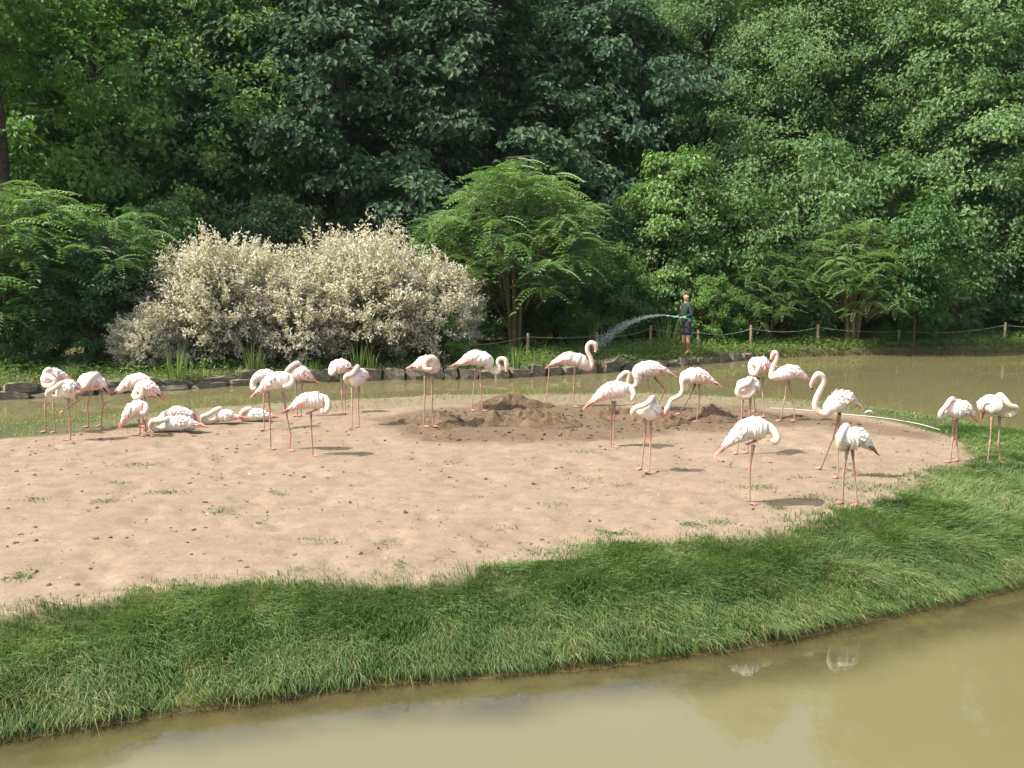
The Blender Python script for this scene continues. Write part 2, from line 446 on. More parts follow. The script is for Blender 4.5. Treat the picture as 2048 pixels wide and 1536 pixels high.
def trunk_mesh(name, seed, h, r0, C=None, nlimb=14, lean=0.15, mat=None, stems=1, z_first=0.3):
    g = np.random.default_rng(seed); mb = MB()
    tops = []
    for s in range(stems):
        a = g.random() * 6.28; k = 0.0 if stems == 1 else 0.25 + 0.5 * g.random()
        zz_ = np.linspace(0, h, 9)
        q = np.stack([np.cos(a) * (k * zz_ * 0.35 + (0.1 if stems > 1 else 0)) + np.cumsum(g.normal(0, lean * 0.12 * h / 8, 9)),
                      np.sin(a) * (k * zz_ * 0.35 + (0.1 if stems > 1 else 0)) + np.cumsum(g.normal(0, lean * 0.12 * h / 8, 9)), zz_], 1)
        r = r0 * (1 - 0.8 * np.linspace(0, 1, 9)) / math.sqrt(stems); r[0] *= 1.35
        v, f = tube(q, r, 9); mb.add(v, f); tops.append(q)
    if C is not None:
        idx = g.permutation(len(C))[:nlimb]
        for i in idx:
            q = tops[int(g.integers(len(tops)))]
            e = C[i]; zt = max(z_first * h, min(h * 0.95, e[2] - 0.45 * np.hypot(e[0], e[1])))
            k = np.interp(zt, q[:, 2], np.arange(9)); b = np.array([np.interp(k, np.arange(9), q[:, j]) for j in range(3)])
            mid = 0.5 * (b + e) + np.array([0, 0, 0.12 * np.linalg.norm(e - b)]) + g.normal(0, 0.15, 3)
            pp, _ = catmull(np.array([b, mid, e]), 7)
            v, f = tube(pp, np.linspace(r0 * 0.34, r0 * 0.06, 7) / math.sqrt(stems), 6); mb.add(v, f)
    return mb.build(name, [mat or m_bark])

def frond_template(n=9, L=0.55, lw=0.15, ww=0.050, droop=0.62):
    P = []; A = []; N = []; S = []
    for i in range(n):
        t = 0.14 + 0.86 * i / (n - 1); x = L * t; z = 0.10 * L * math.sin(t * 1.6) - droop * L * t * t
        sl = lw * (0.55 + 0.9 * t * (1 - t) * 2)
        for s in (-1, 1):
            P.append((x, 0, z)); A.append((0.45, s * 0.86, -0.22)); N.append((0.1, s * 0.25, 1)); S.append(sl)
    P.append((L, 0, 0.10 * L * math.sin(1.6) - droop * L)); A.append((0.95, 0, -0.3)); N.append((0.3, 0, 0.95)); S.append(lw)
    V, F = leaf_tris(np.array(P), unit(np.array(A)), unit(np.array(N)), np.array(S), ww)
    return V, F
FR_V, FR_F = frond_template()

def place_template(TV, TF, pos, yaw, pitch, scale, roll=None):
    n = len(pos); cy, sy = np.cos(yaw), np.sin(yaw); cp, sp_ = np.cos(pitch), np.sin(pitch)
    X = TV[None] * np.asarray(scale)[:, None, None]
    if roll is not None:
        cr, sr = np.cos(roll), np.sin(roll)
        X = np.stack([X[..., 0], X[..., 1] * cr[:, None] - X[..., 2] * sr[:, None], X[..., 1] * sr[:, None] + X[..., 2] * cr[:, None]], -1)
    x = X[..., 0] * cp[:, None] - X[..., 2] * sp_[:, None]; z = X[..., 0] * sp_[:, None] + X[..., 2] * cp[:, None]; y = X[..., 1]
    V = np.stack([x * cy[:, None] - y * sy[:, None], x * sy[:, None] + y * cy[:, None], z], -1) + pos[:, None]
    F = (TF[None] + (np.arange(n) * len(TV))[:, None, None]).reshape(-1, TF.shape[1])
    return V.reshape(-1, 3), F

def feather_tree(seed, h, rx, tips, per, scale=1.0, low=0.3):
    """sumac-like tree: stems that fork to tips, each tip with a whorl of feathered leaves"""
    g = np.random.default_rng(seed); mb = MB()
    th = np.arange(tips) * 2.39996 + g.normal(0, 0.3, tips); q = np.sqrt((np.arange(tips) + 0.5) / tips)
    rr = rx * q * (0.85 + 0.3 * g.random(tips))
    dome = low + (1 - low) * np.sqrt(np.clip(1 - (q * 0.97) ** 2, 0, 1)) * (0.72 + 0.28 * g.random(tips))
    T = np.stack([rr * np.cos(th), rr * np.sin(th), h * dome], 1)
    T2 = T[q > 0.3] * np.array([0.85, 0.85, 1]); T2[:, 2] *= 0.55 + 0.35 * g.random(len(T2))
    T = np.vstack([T, T2])
    for s in range(6):
        a = s * 1.047 + g.random() * 0.4; e = np.array([np.cos(a) * rx * 0.4, np.sin(a) * rx * 0.4, h * 0.72])
        pp, _ = catmull(np.array([[np.cos(a) * 0.12, np.sin(a) * 0.12, -0.05], [np.cos(a) * 0.3, np.sin(a) * 0.3, h * 0.35], e]), 8)
        v, f = tube(pp, np.linspace(0.055, 0.02, 8) * h / 4, 6); mb.add(v, f)
    for t in T:
        a = math.atan2(t[1], t[0]); b = np.array([np.cos(a) * rx * 0.3, np.sin(a) * rx * 0.3, min(h * 0.5, t[2] * 0.6)])
        pp, _ = catmull(np.array([b, 0.5 * (b + t) + [0, 0, 0.03 * h], t]), 5)
        v, f = tube(pp, np.linspace(0.018, 0.006, 5), 4); mb.add(v, f)
    n = len(T) * per
    pos = np.repeat(T, per, 0) + g.normal(0, 0.06, (n, 3)) * scale
    yaw = np.tile(np.arange(per) * 6.283 / per, len(T)) + g.normal(0, 0.35, n)
    pit = 0.16 + g.normal(0, 0.24, n)
    V, F = place_template(FR_V, FR_F, pos, yaw, pit, scale * (0.75 + 0.6 * g.random(n)), g.normal(0, 0.25, n))
    rnd = np.repeat(np.clip(0.5 * g.random(n) + 0.5 * np.repeat(g.random(len(T)), per), 0, 1), len(FR_V))
    return mesh('feather_crown', V, F, [m_leaf_su], attrs={'rnd': rnd}), mb.build('feather_stems', [m_stem])

def willow_bush(seed, rx, ry, h, shoots, leaves):
    g = np.random.default_rng(seed)
    nc = 40; ci = np.arange(nc) + 0.5; cu = 1 - 1.62 * ci / nc; ct = ci * 2.39996; cs = np.sqrt(1 - cu * cu)
    cc = np.stack([cs * np.cos(ct), cs * np.sin(ct), cu], 1)                  # shoots grow in bunches with gaps between
    dd = cc[g.integers(nc, size=shoots)] + g.normal(0, 0.20, (shoots, 3)); dd /= np.linalg.norm(dd, axis=1)[:, None]
    u_ = dd[:, 2]; sn = np.sqrt(np.clip(1 - u_ * u_, 0, 1)); th = np.arctan2(dd[:, 1], dd[:, 0])
    k = (0.84 + 0.18 * g.random(shoots)) * (1 + 0.12 * np.sin(4 * th + seed) + 0.10 * np.sin(7 * u_ * 3 + th * 2))
    k = k + (g.random(shoots) < 0.006) * 0.16
    cz = h * 0.46
    tip = np.stack([rx * sn * np.cos(th) * k, ry * sn * np.sin(th) * k, cz + (h - cz) * u_ * k], 1)
    tip[:, 2] = np.maximum(tip[:, 2], 0.10)
    root = tip * np.array([0.10, 0.10, 0]) + g.normal(0, 0.05, (shoots, 3)) * np.array([1, 1, 0])
    mid = 0.5 * (root + tip) + np.array([0, 0, 0.18 * h]) * (0.5 + g.random((shoots, 1)))
    t = np.linspace(0.42, 1, leaves)[None, :, None]
    P = (1 - t) ** 2 * root[:, None] + 2 * t * (1 - t) * mid[:, None] + t * t * tip[:, None]
    T = unit(2 * (1 - t) * (mid - root)[:, None] + 2 * t * (tip - mid)[:, None])
    n = shoots * leaves
    P = P + g.normal(0, 0.05, P.shape); P = P.reshape(-1, 3); T = T.reshape(-1, 3)
    a = unit(T * 0.5 + g.normal(0, 0.75, (n, 3)) + np.array([0, 0, 0.12])); nn = unit(g.normal(0, 0.55, (n, 3)) + np.array([0, -0.12, 0.7]) + 0.3 * T)
    nn = unit(nn - a * np.sum(a * nn, 1, keepdims=True))
    V, F = leaf_tris(P, a, nn, 0.092 * (0.6 + 0.9 * g.random(n)), 0.048)
    tt = np.broadcast_to(t, (shoots, leaves, 1)).reshape(-1)
    pale = np.clip((tt - 0.46) * 2.6 + g.normal(0, 0.28, n) + np.repeat(g.normal(0, 0.2, shoots), leaves), 0, 1)
    crown = mesh('willow_crown', V, F, [m_leaf_wi], attrs={'rnd': np.repeat(g.random(n), 4), 'pale': np.repeat(pale, 4)})
    mb = MB()
    for i in range(0, shoots, 9):
        pp, _ = catmull(np.array([root[i], mid[i] * [1, 1, 0.9], tip[i]]), 6)
        v, f = tube(pp, np.linspace(0.02, 0.004, 6), 4); mb.add(v, f)
    return crown, mb.build('willow_stems', [m_stem])

# ---- prototypes (crown, trunk meshes shared by the copies)
PROTO = {}
def proto(key, crown_kw, trunk_kw):
    cm, C = crown_mesh(key + '_crown', **crown_kw)
    PROTO[key] = (cm, trunk_mesh(key + '_trunk', crown_kw['seed'] + 100, C=C, **trunk_kw))
col_prof = lambda t: np.clip(0.62 + 0.55 * np.sin(np.pi * np.clip(t * 0.9 + 0.12, 0, 1)) - 0.45 * t ** 3, 0.1, 2)
proto('broad', dict(seed=11, z0=1.6, z1=14.2, rad=4.0, nb=80, br=1.5, ns=11, nl=46, leaf=0.21, mat=m_leaf, prof=col_prof), dict(h=12.5, r0=0.30, nlimb=22))
proto('broad_b', dict(seed=12, z0=1.2, z1=13.6, rad=4.2, nb=78, br=1.55, ns=11, nl=46, leaf=0.20, mat=m_leaf, prof=col_prof, flat=0.5), dict(h=12, r0=0.28, nlimb=22))
proto('dark', dict(seed=13, z0=2.0, z1=14.4, rad=4.4, nb=76, br=1.35, ns=11, nl=46, leaf=0.25, mat=m_leaf_dk, prof=col_prof, spray=0.24), dict(h=16, r0=0.36, nlimb=22))
proto('dark_b', dict(seed=14, z0=1.5, z1=13.8, rad=4.2, nb=74, br=1.35, ns=11, nl=46, leaf=0.25, mat=m_leaf_dk, prof=col_prof, spray=0.24), dict(h=15, r0=0.36, nlimb=22))
proto('fine', dict(seed=15, z0=1.5, z1=15.5, rad=4.3, nb=92, br=1.5, ns=12, nl=52, leaf=0.155, mat=m_leaf_fn, prof=col_prof, flat=0.45, spray=0.30), dict(h=13, r0=0.28, nlimb=22))
proto('fine_b', dict(seed=16, z0=1.0, z1=19.0, rad=4.3, nb=106, br=1.45, ns=12, nl=52, leaf=0.17, mat=m_leaf_fn, prof=col_prof, flat=0.75, spray=0.26, upbias=0.15), dict(h=16, r0=0.32, nlimb=22))
shrub_prof = lambda t: np.sqrt(np.clip(1 - (1.9 * t - 0.75) ** 2 * 0.7, 0.05, 1))
proto('shrub', dict(seed=17, z0=0.3, z1=4.2, rad=1.7, nb=46, br=0.62, ns=8, nl=34, leaf=0.13, mat=m_leaf, prof=shrub_prof, spray=0.16), dict(h=3.4, r0=0.10, nlimb=16, stems=4))
proto('shrub_b', dict(seed=18, z0=0.3, z1=4.6, rad=1.8, nb=46, br=0.65, ns=8, nl=34, leaf=0.12, mat=m_leaf_fn, prof=shrub_prof, spray=0.17, flat=0.4), dict(h=3.8, r0=0.10, nlimb=16, stems=4))
proto('variegated', dict(seed=19, z0=0.5, z1=6.0, rad=1.95, nb=62, br=0.62, ns=9, nl=36, leaf=0.14, mat=m_leaf_va, prof=lambda t: np.clip(1.15 - 0.95 * t, 0.1, 1) * np.clip(0.5 + 3 * t, 0, 1), spray=0.15, pale=0.035), dict(h=5.4, r0=0.10, nlimb=18, stems=2))

def plant(name, key, u, y, label, cat, s=1.0, rz=0.0, tint=(1, 1, 1), group=None, sz=None):
    d = ray(u, 768); x = d[0] * y / d[1]
    z = float(bank_z(x, y)) - 0.06
    root = bpy.data.objects.new(name, None); COL.objects.link(root)
    root.location = (float(x), float(y), z); root.rotation_euler = (0, 0, rz); root.scale = (s, s, sz or s)
    root.empty_display_size = 0.3
    tag(root, label, cat, group)
    cm, tm = PROTO[key] if isinstance(key, str) else key
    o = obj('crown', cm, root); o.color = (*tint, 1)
    o = obj('trunk' if 'trunk' in tm.name else 'stems', tm, root)
    return root

proto('high', dict(seed=20, z0=10.0, z1=14.0, rad=3.0, nb=22, br=1.4, ns=10, nl=46, leaf=0.20, mat=m_leaf), dict(h=12.5, r0=0.30, nlimb=14, z_first=0.6))
# ---- tall trees of the first row behind the pond
W1 = 'tall trees along the far bank'
plant('broadleaf_tree', 'broad', -60, 36.5, 'tall bright green broadleaf tree above the feathery thicket, next to the bare dark trunk', 'tree', 1.0, 0.6, (1.45, 1.35, 1.0), W1, sz=0.92)
plant('broadleaf_tree', 'broad_b', 215, 36.5, 'mid green broadleaf tree with sunlit drooping boughs behind the feathery thicket', 'tree', 1.0, 2.1, (1.15, 1.15, 1.0), W1, sz=0.92)
plant('broadleaf_tree', 'broad', 440, 38.0, 'dull olive broadleaf tree rising behind the whitish willow bushes', 'tree', 0.92, 4.0, (0.95, 0.86, 0.80), W1, sz=0.92)
plant('dark_tree', 'dark_b', 690, 37.0, 'dark blue-green tree with coarse leaf rosettes, directly behind the largest whitish willow', 'tree', 1.0, 1.0, (0.95, 1.0, 1.0), W1, sz=0.92)
plant('dark_tree', 'dark', 930, 38.5, 'very dark broad tree with yellowish shoot tips, towering over the umbrella-shaped feathery tree', 'tree', 1.05, 3.0, (1.0, 1.0, 1.0), W1, sz=0.92)
plant('dark_tree', 'dark_b', 1190, 40.5, 'dark tree next to the towering one, partly hidden by pale green fine-leaved trees', 'tree', 1.0, 5.0, (0.9, 1.0, 1.05), W1, sz=0.92)
plant('fine_leaved_tree', 'fine', 1400, 43.0, 'hazy fine-leaved tree with layered boughs beside the dark trees', 'tree', 1.0, 0.3, (0.95, 0.95, 1.0), W1, sz=0.92)
plant('fine_leaved_tree', 'fine', 1590, 41.0, 'airy green tree with flat layered boughs behind the small feathery saplings', 'tree', 0.97, 2.5, (1.05, 1.0, 0.95), W1, sz=0.92)
plant('fine_leaved_tree', 'fine_b', 1800, 40.0, 'tall green tree with hanging sprays, next to the silvery green one', 'tree', 0.95, 1.4, (1.0, 1.0, 0.9), W1)
plant('fine_leaved_tree', 'fine_b', 2040, 38.0, 'large silvery light green tree overhanging the end of the rope fence', 'tree', 1.0, 4.4, (1.25, 1.18, 1.2), W1)
plant('tall_trunked_tree', 'high', 34, 30.0, 'tree with a bare dark trunk and a high crown, rising above the feathery thicket', 'tree', 1.0, 2.7, (0.9, 0.95, 0.85), W1, sz=0.92)
for k, (u, y, key, s, rz) in enumerate([(-620, 44, 'broad_b', 1.0, 0.5), (-1100, 40, 'dark', 0.9, 2.0), (2400, 37, 'fine', 1.1, 3.3), (2800, 40, 'broad', 1.1, 1.0)]):
    plant('broadleaf_tree', key, u, y, 'tall broadleaf tree closing the wood past the end of the pond', 'tree', s, rz, (1, 1, 1), 'trees past the ends of the pond')
W2 = 'shaded trees standing deeper in the wood'
for k, (u, y, key, s, rz) in enumerate([(-120, 47, 'dark', 1.1, 1.2), (130, 49, 'broad', 1.15, 2.2), (330, 46, 'dark_b', 1.1, 3.2), (560, 48, 'broad_b', 1.15, 4.2), (800, 50, 'dark', 1.1, 5.2),
                                        (1040, 51, 'dark_b', 1.15, 0.2), (1290, 53, 'fine', 1.1, 2.7), (1490, 55, 'fine_b', 1.1, 3.7), (1690, 52, 'fine', 1.15, 4.7), (1900, 50, 'broad', 1.1, 5.7), (2130, 48, 'fine_b', 1.1, 0.9)]):
    plant('wood_tree', key, u, y, 'shaded tree standing deeper in the wood, seen between the nearer crowns', 'tree', s, rz, (0.9, 0.95, 0.92), W2)
for k in range(9):
    plant('wood_tree', ['dark', 'broad', 'fine', 'dark_b'][k % 4], -150 + 290 * k, 60 + (k % 3) * 2, 'shaded tree standing deeper in the wood, seen between the nearer crowns', 'tree', 1.0, k * 1.3, (0.85, 0.9, 0.9), W2)

# ---- feathered (sumac-like) trees
fe_a = feather_tree(31, 5.6, 2.75, 78, 9, 1.15, 0.30)
fe_b = feather_tree(32, 4.6, 2.3, 60, 9, 1.05, 0.30)
fe_c = feather_tree(33, 3.6, 1.6, 84, 9, 0.66, 0.18)
plant('feathery_tree', fe_a, 1030, 29.6, 'umbrella-shaped tree of feathery layered leaves standing beside the whitish willows', 'tree', 1.0, 0.4, (1.3, 1.22, 1.35))
plant('feathery_tree', fe_b, 20, 25.4, 'feathery-leaved tree at the end of the thicket, farthest from the whitish willows', 'tree', 1.08, 1.5, (1.15, 1.12, 1.25))
plant('feathery_tree', fe_b, 190, 26.2, 'feathery-leaved tree leaning against the whitish willow bushes', 'tree', 0.95, 3.5, (1.1, 1.1, 1.2))
plant('feathery_tree', fe_c, 1700, 32.4, 'bright feathery sapling with stacked leaf tiers behind the rope fence', 'tree', 1.14, 0.2, (1.5, 1.38, 1.5))
plant('feathery_tree', fe_c, 1530, 32.6, 'small feathery sapling between the gardener and the bright stacked sapling', 'tree', 0.85, 2.0, (1.4, 1.3, 1.4))
plant('feathery_tree', fe_c, 1880, 34.2, 'feathery sapling in the shade of the silvery green tree', 'tree', 0.8, 4.0, (1.2, 1.2, 1.2))

# ---- whitish variegated willows hanging over the stones
wi_a = willow_bush(41, 2.35, 1.8, 3.5, 800, 62)
wi_b = willow_bush(42, 1.9, 1.6, 3.1, 640, 62)
plant('variegated_willow', wi_a, 465, 26.0, 'rounded whitish-pink variegated willow bush beside the feathery thicket', 'bush', 0.98, 0.3)
plant('variegated_willow', wi_a, 720, 26.9, 'largest whitish willow bush in the middle of the row', 'bush', 1.05, 2.4)
plant('variegated_willow', wi_b, 860, 27.0, 'whitish willow bush next to the umbrella-shaped feathery tree', 'bush', 0.92, 4.4)
plant('variegated_willow', wi_b, 300, 24.7, 'low pale willow shoot bush at the foot of the feathery thicket', 'bush', 0.50, 1.0)
plant('variegated_willow', wi_b, 590, 26.0, 'whitish willow bush filling the gap between the two big ones', 'bush', 0.85, 5.6)

# ---- shrubs of the understorey
SH = 'green shrubs under the trees'
shr = [('variegated', 1345, 33.4, 1.0, 0.0, (1.1, 1.05, 0.9), 'conical bright green shrub with white-edged leaves behind the gardener'),
       ('shrub', 1205, 31.6, 0.72, 1.0, (0.95, 0.95, 0.8), 'green shrub behind the water jet, next to the umbrella-shaped tree'),
       ('shrub_b', 1270, 34.6, 0.95, 2.0, (0.7, 0.8, 0.7), 'dark shrub between the umbrella-shaped tree and the white-edged shrub'),
       ('shrub_b', 1455, 34.0, 1.12, 3.0, (1.0, 1.0, 0.85), 'tall loose green shrub beside the white-edged one'),
       ('shrub', 1420, 31.6, 0.5, 0.7, (1.15, 1.1, 0.8), 'low yellowish green shrub right behind the gardener'),
       ('shrub_b', 1580, 36.0, 1.45, 4.0, (1.0, 1.0, 0.9), 'big airy shrub above the small feathery sapling'),
       ('shrub', 1620, 33.6, 0.62, 5.0, (1.0, 1.05, 0.8), 'rounded shrub between two feathery saplings'),
       ('shrub_b', 1790, 35.6, 1.3, 0.5, (0.95, 1.0, 0.85), 'big shrub behind the bright stacked sapling'),
       ('shrub', 1800, 33.4, 0.55, 2.6, (0.9, 1.0, 0.85), 'small shrub hiding the rope of the fence near the thin dark trunk'),
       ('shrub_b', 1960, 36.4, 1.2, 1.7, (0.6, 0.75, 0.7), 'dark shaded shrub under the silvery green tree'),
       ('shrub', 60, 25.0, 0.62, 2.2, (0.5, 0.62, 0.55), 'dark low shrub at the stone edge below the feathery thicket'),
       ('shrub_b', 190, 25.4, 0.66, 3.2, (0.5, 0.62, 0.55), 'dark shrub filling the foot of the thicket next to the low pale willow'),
       ('shrub', 320, 28.8, 0.95, 4.2, (0.55, 0.62, 0.55), 'green shrub peeping out between thicket and whitish willow'),  # tint darkened to paint in shade, as for the next shrub
       ('shrub_b', 545, 31.0, 0.95, 5.2, (0.32, 0.38, 0.36), 'shaded shrub behind the whitish willows'),  # very dark tint puts the deep shade behind the willows into the leaves
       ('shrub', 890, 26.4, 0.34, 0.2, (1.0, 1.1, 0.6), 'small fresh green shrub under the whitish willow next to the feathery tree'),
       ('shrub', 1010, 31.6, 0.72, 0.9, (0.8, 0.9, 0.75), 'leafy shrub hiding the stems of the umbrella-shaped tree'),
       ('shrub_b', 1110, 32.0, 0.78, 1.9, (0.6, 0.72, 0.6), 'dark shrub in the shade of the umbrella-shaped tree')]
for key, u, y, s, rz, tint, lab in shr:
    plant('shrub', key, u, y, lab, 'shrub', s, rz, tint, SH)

# ---- grass
m_grass = leaf_mat('grass_blades', (0.052, 0.128, 0.026), (0.155, 0.235, 0.070), 0.45, 0.03, 0.6, tint=False, extra=('dry', (0.22, 0.22, 0.0825), (0.374, 0.341, 0.176)))
def blades(P, L, w, th, lean0, lean1, g, rnd, dry):
    n = len(P); hd = np.stack([np.cos(th), np.sin(th), 0 * th], 1); sd = np.stack([-np.sin(th), np.cos(th), 0 * th], 1)
    sd = unit(sd + g.normal(0, 0.5, (n, 3)))
    a = P; up = np.array([0, 0, 1.0])
    b = a + (L * 0.55)[:, None] * (hd * np.sin(lean0)[:, None] + up * np.cos(lean0)[:, None])
    c_ = b + (L * 0.5)[:, None] * (hd * np.sin(lean1)[:, None] + up * np.cos(lean1)[:, None])
    w = w[:, None]
    V = np.stack([a - sd * w / 2, a + sd * w / 2, b + sd * w * 0.42, b - sd * w * 0.42, c_], 1).reshape(-1, 3)
    k = (np.arange(n) * 5)[:, None]
    return V, np.concatenate([k + [0, 1, 2], k + [0, 2, 3], k + [3, 2, 4]]), np.repeat(rnd, 5), np.repeat(dry, 5)

def scatter(n, x0, x1, y0, y1, g, keep):
    x = x0 + (x1 - x0) * g.random(n); y = y0 + (y1 - y0) * g.random(n)
    k = keep(x, y); return x[k], y[k]

g = np.random.default_rng(77)
def keep_turf(x, y):
    d = sdist(x, y, ISL); s = sdist(x, y, SAND)
    vis = np.abs(x) < 0.60 * y + 1.2
    front = (d > 0.13 - 0.10 * g.random(len(x))) & (s + 0.8 * (fbm(x * 1.7, y * 1.7, 40) - 0.5) + 0.35 * (fbm(x * 6, y * 6, 44) - 0.5) < 0.04 + 0.5 * g.random(len(x)) ** 7) & vis
    thin = np.clip((14.0 - y) / 5.5, 0.30, 1.0)
    return front & (g.random(len(x)) < thin * np.clip(-0.1 + 1.9 * fbm(x * 2.1, y * 2.1, 71), 0.15, 1))
x, y = scatter(1500000, -6.0, 10.5, 5.9, 15.5, g, keep_turf)
dsh = sdist(x, y, ISL); swirl = fbm(x * 0.9, y * 0.9, 81); sw2 = fbm(x * 2.7, y * 2.7, 83); tuft = fbm(x * 3.6, y * 3.6, 85)
th = -1.0 + (swirl - 0.5) * 5.5 + (sw2 - 0.5) * 4.0 + g.normal(0, 0.55, len(x))
edge = sstep(1.0, 0.15, dsh); rim = sstep(-0.5, 0.05, sdist(x, y, SAND))
back = sstep(11.0, 13.5, y)
L = (0.05 + 0.19 * tuft + 0.06 * g.random(len(x))) * (1 - 0.45 * back) * (1.0 + 0.25 * edge) * (1 - 0.55 * rim)
lean0 = 0.15 + 0.75 * np.abs(sw2 - 0.3) + 0.25 * edge + g.normal(0, 0.15, len(x)); lean1 = lean0 + 0.7 + 0.6 * g.random(len(x)) + 0.3 * edge
th = np.where(g.random(len(x)) < edge * 0.75, -1.35 + g.normal(0, 0.5, len(x)), th)
dry = np.clip((g.random(len(x)) < 0.06 + 0.28 * edge * sstep(0.3, 0.6, tuft) + 0.25 * sstep(0.52, 0.7, swirl)) * (0.5 + 0.5 * g.random(len(x))), 0, 1)  # straw blades; their pale patches also paint in the sheen of the turf
V, F, rn, dr = blades(np.stack([x, y, island_z(x, y) - 0.01], 1), L, 0.0034 + 0.0036 * g.random(len(x)) + 0.002 * (y > 10), th, lean0, lean1, g, np.clip(0.4 * g.random(len(x)) + 1.1 * (fbm(x * 2.0, y * 2.0, 91) - 0.25), 0, 1), dry)
o = obj('turf_grass', mesh('turf_grass', V, F, [m_grass], attrs={'rnd': rn, 'dry': dr}))
tag(o, 'long matted green grass growing along the island bank', 'grass', kind='stuff')
print('turf blades', len(x))

# back rim of the island: low weed at and in the water
def keep_rim(x, y):
    d = sdist(x, y, ISL); s = sdist(x, y, SAND)
    return (d > -0.35) & (s < 0.0) & (y > 12.0) & (g.random(len(x)) < (0.9 * fbm(x * 1.2, y * 2.0, 95) - 0.15 - 0.4 * sstep(0, -0.35, d)) * (1 - 0.72 * sstep(-7.5, -5.0, x) * sstep(6.0, 4.5, x)))
x, y = scatter(150000, -13, 12, 12.0, 22.5, g, keep_rim)
z0 = np.maximum(island_z(x, y), WATER_Z - 0.03)
V, F, rn, dr = blades(np.stack([x, y, z0], 1), 0.03 + 0.06 * g.random(len(x)), 0.009 + 0.005 * g.random(len(x)), g.random(len(x)) * 6.28, 0.3 + 0.5 * g.random(len(x)), 1.0 + 0.6 * g.random(len(x)), g, 0.5 + 0.5 * g.random(len(x)), (g.random(len(x)) < 0.15) * 0.6)
o = obj('rim_weed', mesh('rim_weed', V, F, [m_grass], attrs={'rnd': rn, 'dry': dr}))
tag(o, 'low green weed fringing the back rim of the island', 'grass', kind='stuff')

# sparse tufts on the bare sand
tuft_px = [(735, 1010, 30), (640, 1080, 34), (778, 1080, 30), (800, 1000, 18), (1180, 957, 46), (1245, 970, 26), (1105, 1012, 24), (1230, 1065, 34), (1440, 1045, 30), (1380, 1050, 22), (210, 1002, 26), (440, 1022, 34), (280, 930, 30), (960, 995, 20),
           (1760, 950, 46), (1720, 975, 50), (1700, 965, 34), (1620, 995, 30), (1510, 975, 26), (1600, 955, 18), (1690, 938, 22), (800, 1130, 26), (1080, 1105, 28), (1010, 1055, 18), (150, 920, 34), (70, 1000, 24), (1170, 905, 22), (1340, 890, 26), (900, 920, 26), (330, 985, 22), (870, 1120, 22), (1160, 1140, 30), (40, 1155, 30), (560, 985, 24), (1790, 955, 30), (1820, 948, 26), (1250, 920, 30), (1440, 965, 14), (1550, 1010, 24), (1660, 1015, 18), (240, 965, 22), (520, 1045, 14), (960, 1090, 18), (1420, 1010, 14)]
xs = []; ys = []; Ls = []
for u, v, w in tuft_px:
    p = G(u, v); mpp = p[1] / FPX; n = int(6 + w * 4.6 * g.random() ** 1.5)
    xs.append(p[0] + g.normal(0, (0.35 + 0.6 * g.random()) * w * mpp, n)); ys.append(p[1] + g.normal(0, 0.04 + (0.1 + 0.25 * g.random()) * w * mpp, n)); Ls.append(0.025 + 0.045 * g.random(n))
sx, sy = scatter(9000, -10, 9, 7.5, 17.5, g, lambda x, y: (sdist(x, y, SAND) > 0.1) & (g.random(len(x)) < 0.6 * sstep(0.55, 0.8, fbm(x * 2.2, y * 2.2, 101))))
xs.append(sx); ys.append(sy); Ls.append(0.015 + 0.03 * g.random(len(sx)))
x = np.concatenate(xs); y = np.concatenate(ys); L = np.concatenate(Ls)
V, F, rn, dr = blades(np.stack([x, y, island_z(x, y) - 0.005], 1), L, 0.007 + 0.005 * g.random(len(x)), g.random(len(x)) * 6.28, 0.5 + 0.6 * g.random(len(x)), 1.3 + 0.4 * g.random(len(x)), g, g.random(len(x)) * 0.1, 0.15 + 0.35 * g.random(len(x)))
o = obj('sparse_grass', mesh('sparse_grass', V, F, [m_grass], attrs={'rnd': rn, 'dry': dr}))
tag(o, 'sparse trodden grass tufts dotted over the bare sand', 'grass', kind='stuff')

# herbs and grass on the far bank
m_herb = leaf_mat('bank_herbs', (0.070, 0.150, 0.028), (0.180, 0.265, 0.072), 0.46, 0.03, 0.6, tint=False)
def keep_bank(x, y):
    o_ = y - shore_y(x)
    right = sstep(2.0, 6.0, x)
    return (o_ > np.where(x > 4.2, -0.10, 0.02)) & (g.random(len(x)) < np.clip(0.25 + 0.9 * fbm(x * 0.9, y * 0.9, 111) - 0.06 * o_ + 0.9 * right * (o_ < 0.8), 0.0, 1)) & (np.abs(x) < 0.62 * y + 1)
x, y = scatter(210000, -16, 20, 19, 38, g, lambda x, y: keep_bank(x, y) & (y - shore_y(x) < 4.5))
n = len(x); hgt = (0.08 + 0.50 * fbm(x * 1.6, y * 1.6, 121) ** 2) * (0.6 + 0.6 * g.random(n)) * np.where(y - shore_y(x) < 0.5, np.where(x > 4.5, 0.8, 0.5), 1.0)
P = np.stack([x, y, np.maximum(bank_z(x, y), WATER_Z + 0.04) + hgt * g.random(n)], 1)
a = unit(g.normal(0, 1, (n, 3)) * [1, 1, 0.5] + [0, -0.2, 0.25]); nn = unit(g.normal(0, 0.4, (n, 3)) + [0, 0, 1]); nn = unit(nn - a * np.sum(a * nn, 1, keepdims=True))
V1, F1 = leaf_tris(P, a, nn, 0.10 * (0.5 + g.random(n)), 0.05)
r1 = np.repeat(np.clip(0.4 * g.random(n) + 0.6 * fbm(x * 1.1, y * 1.1, 131), 0, 1), 4)
o = obj('bank_herbs', mesh('bank_herbs', V1, F1, [m_herb], attrs={'rnd': r1}))
tag(o, 'low green herbs covering the far bank', 'ground cover', kind='stuff')
x, y = scatter(90000, -16, 20, 19, 38, g, lambda x, y: keep_bank(x, y) & (y - shore_y(x) < 3.5))
n = len(x)
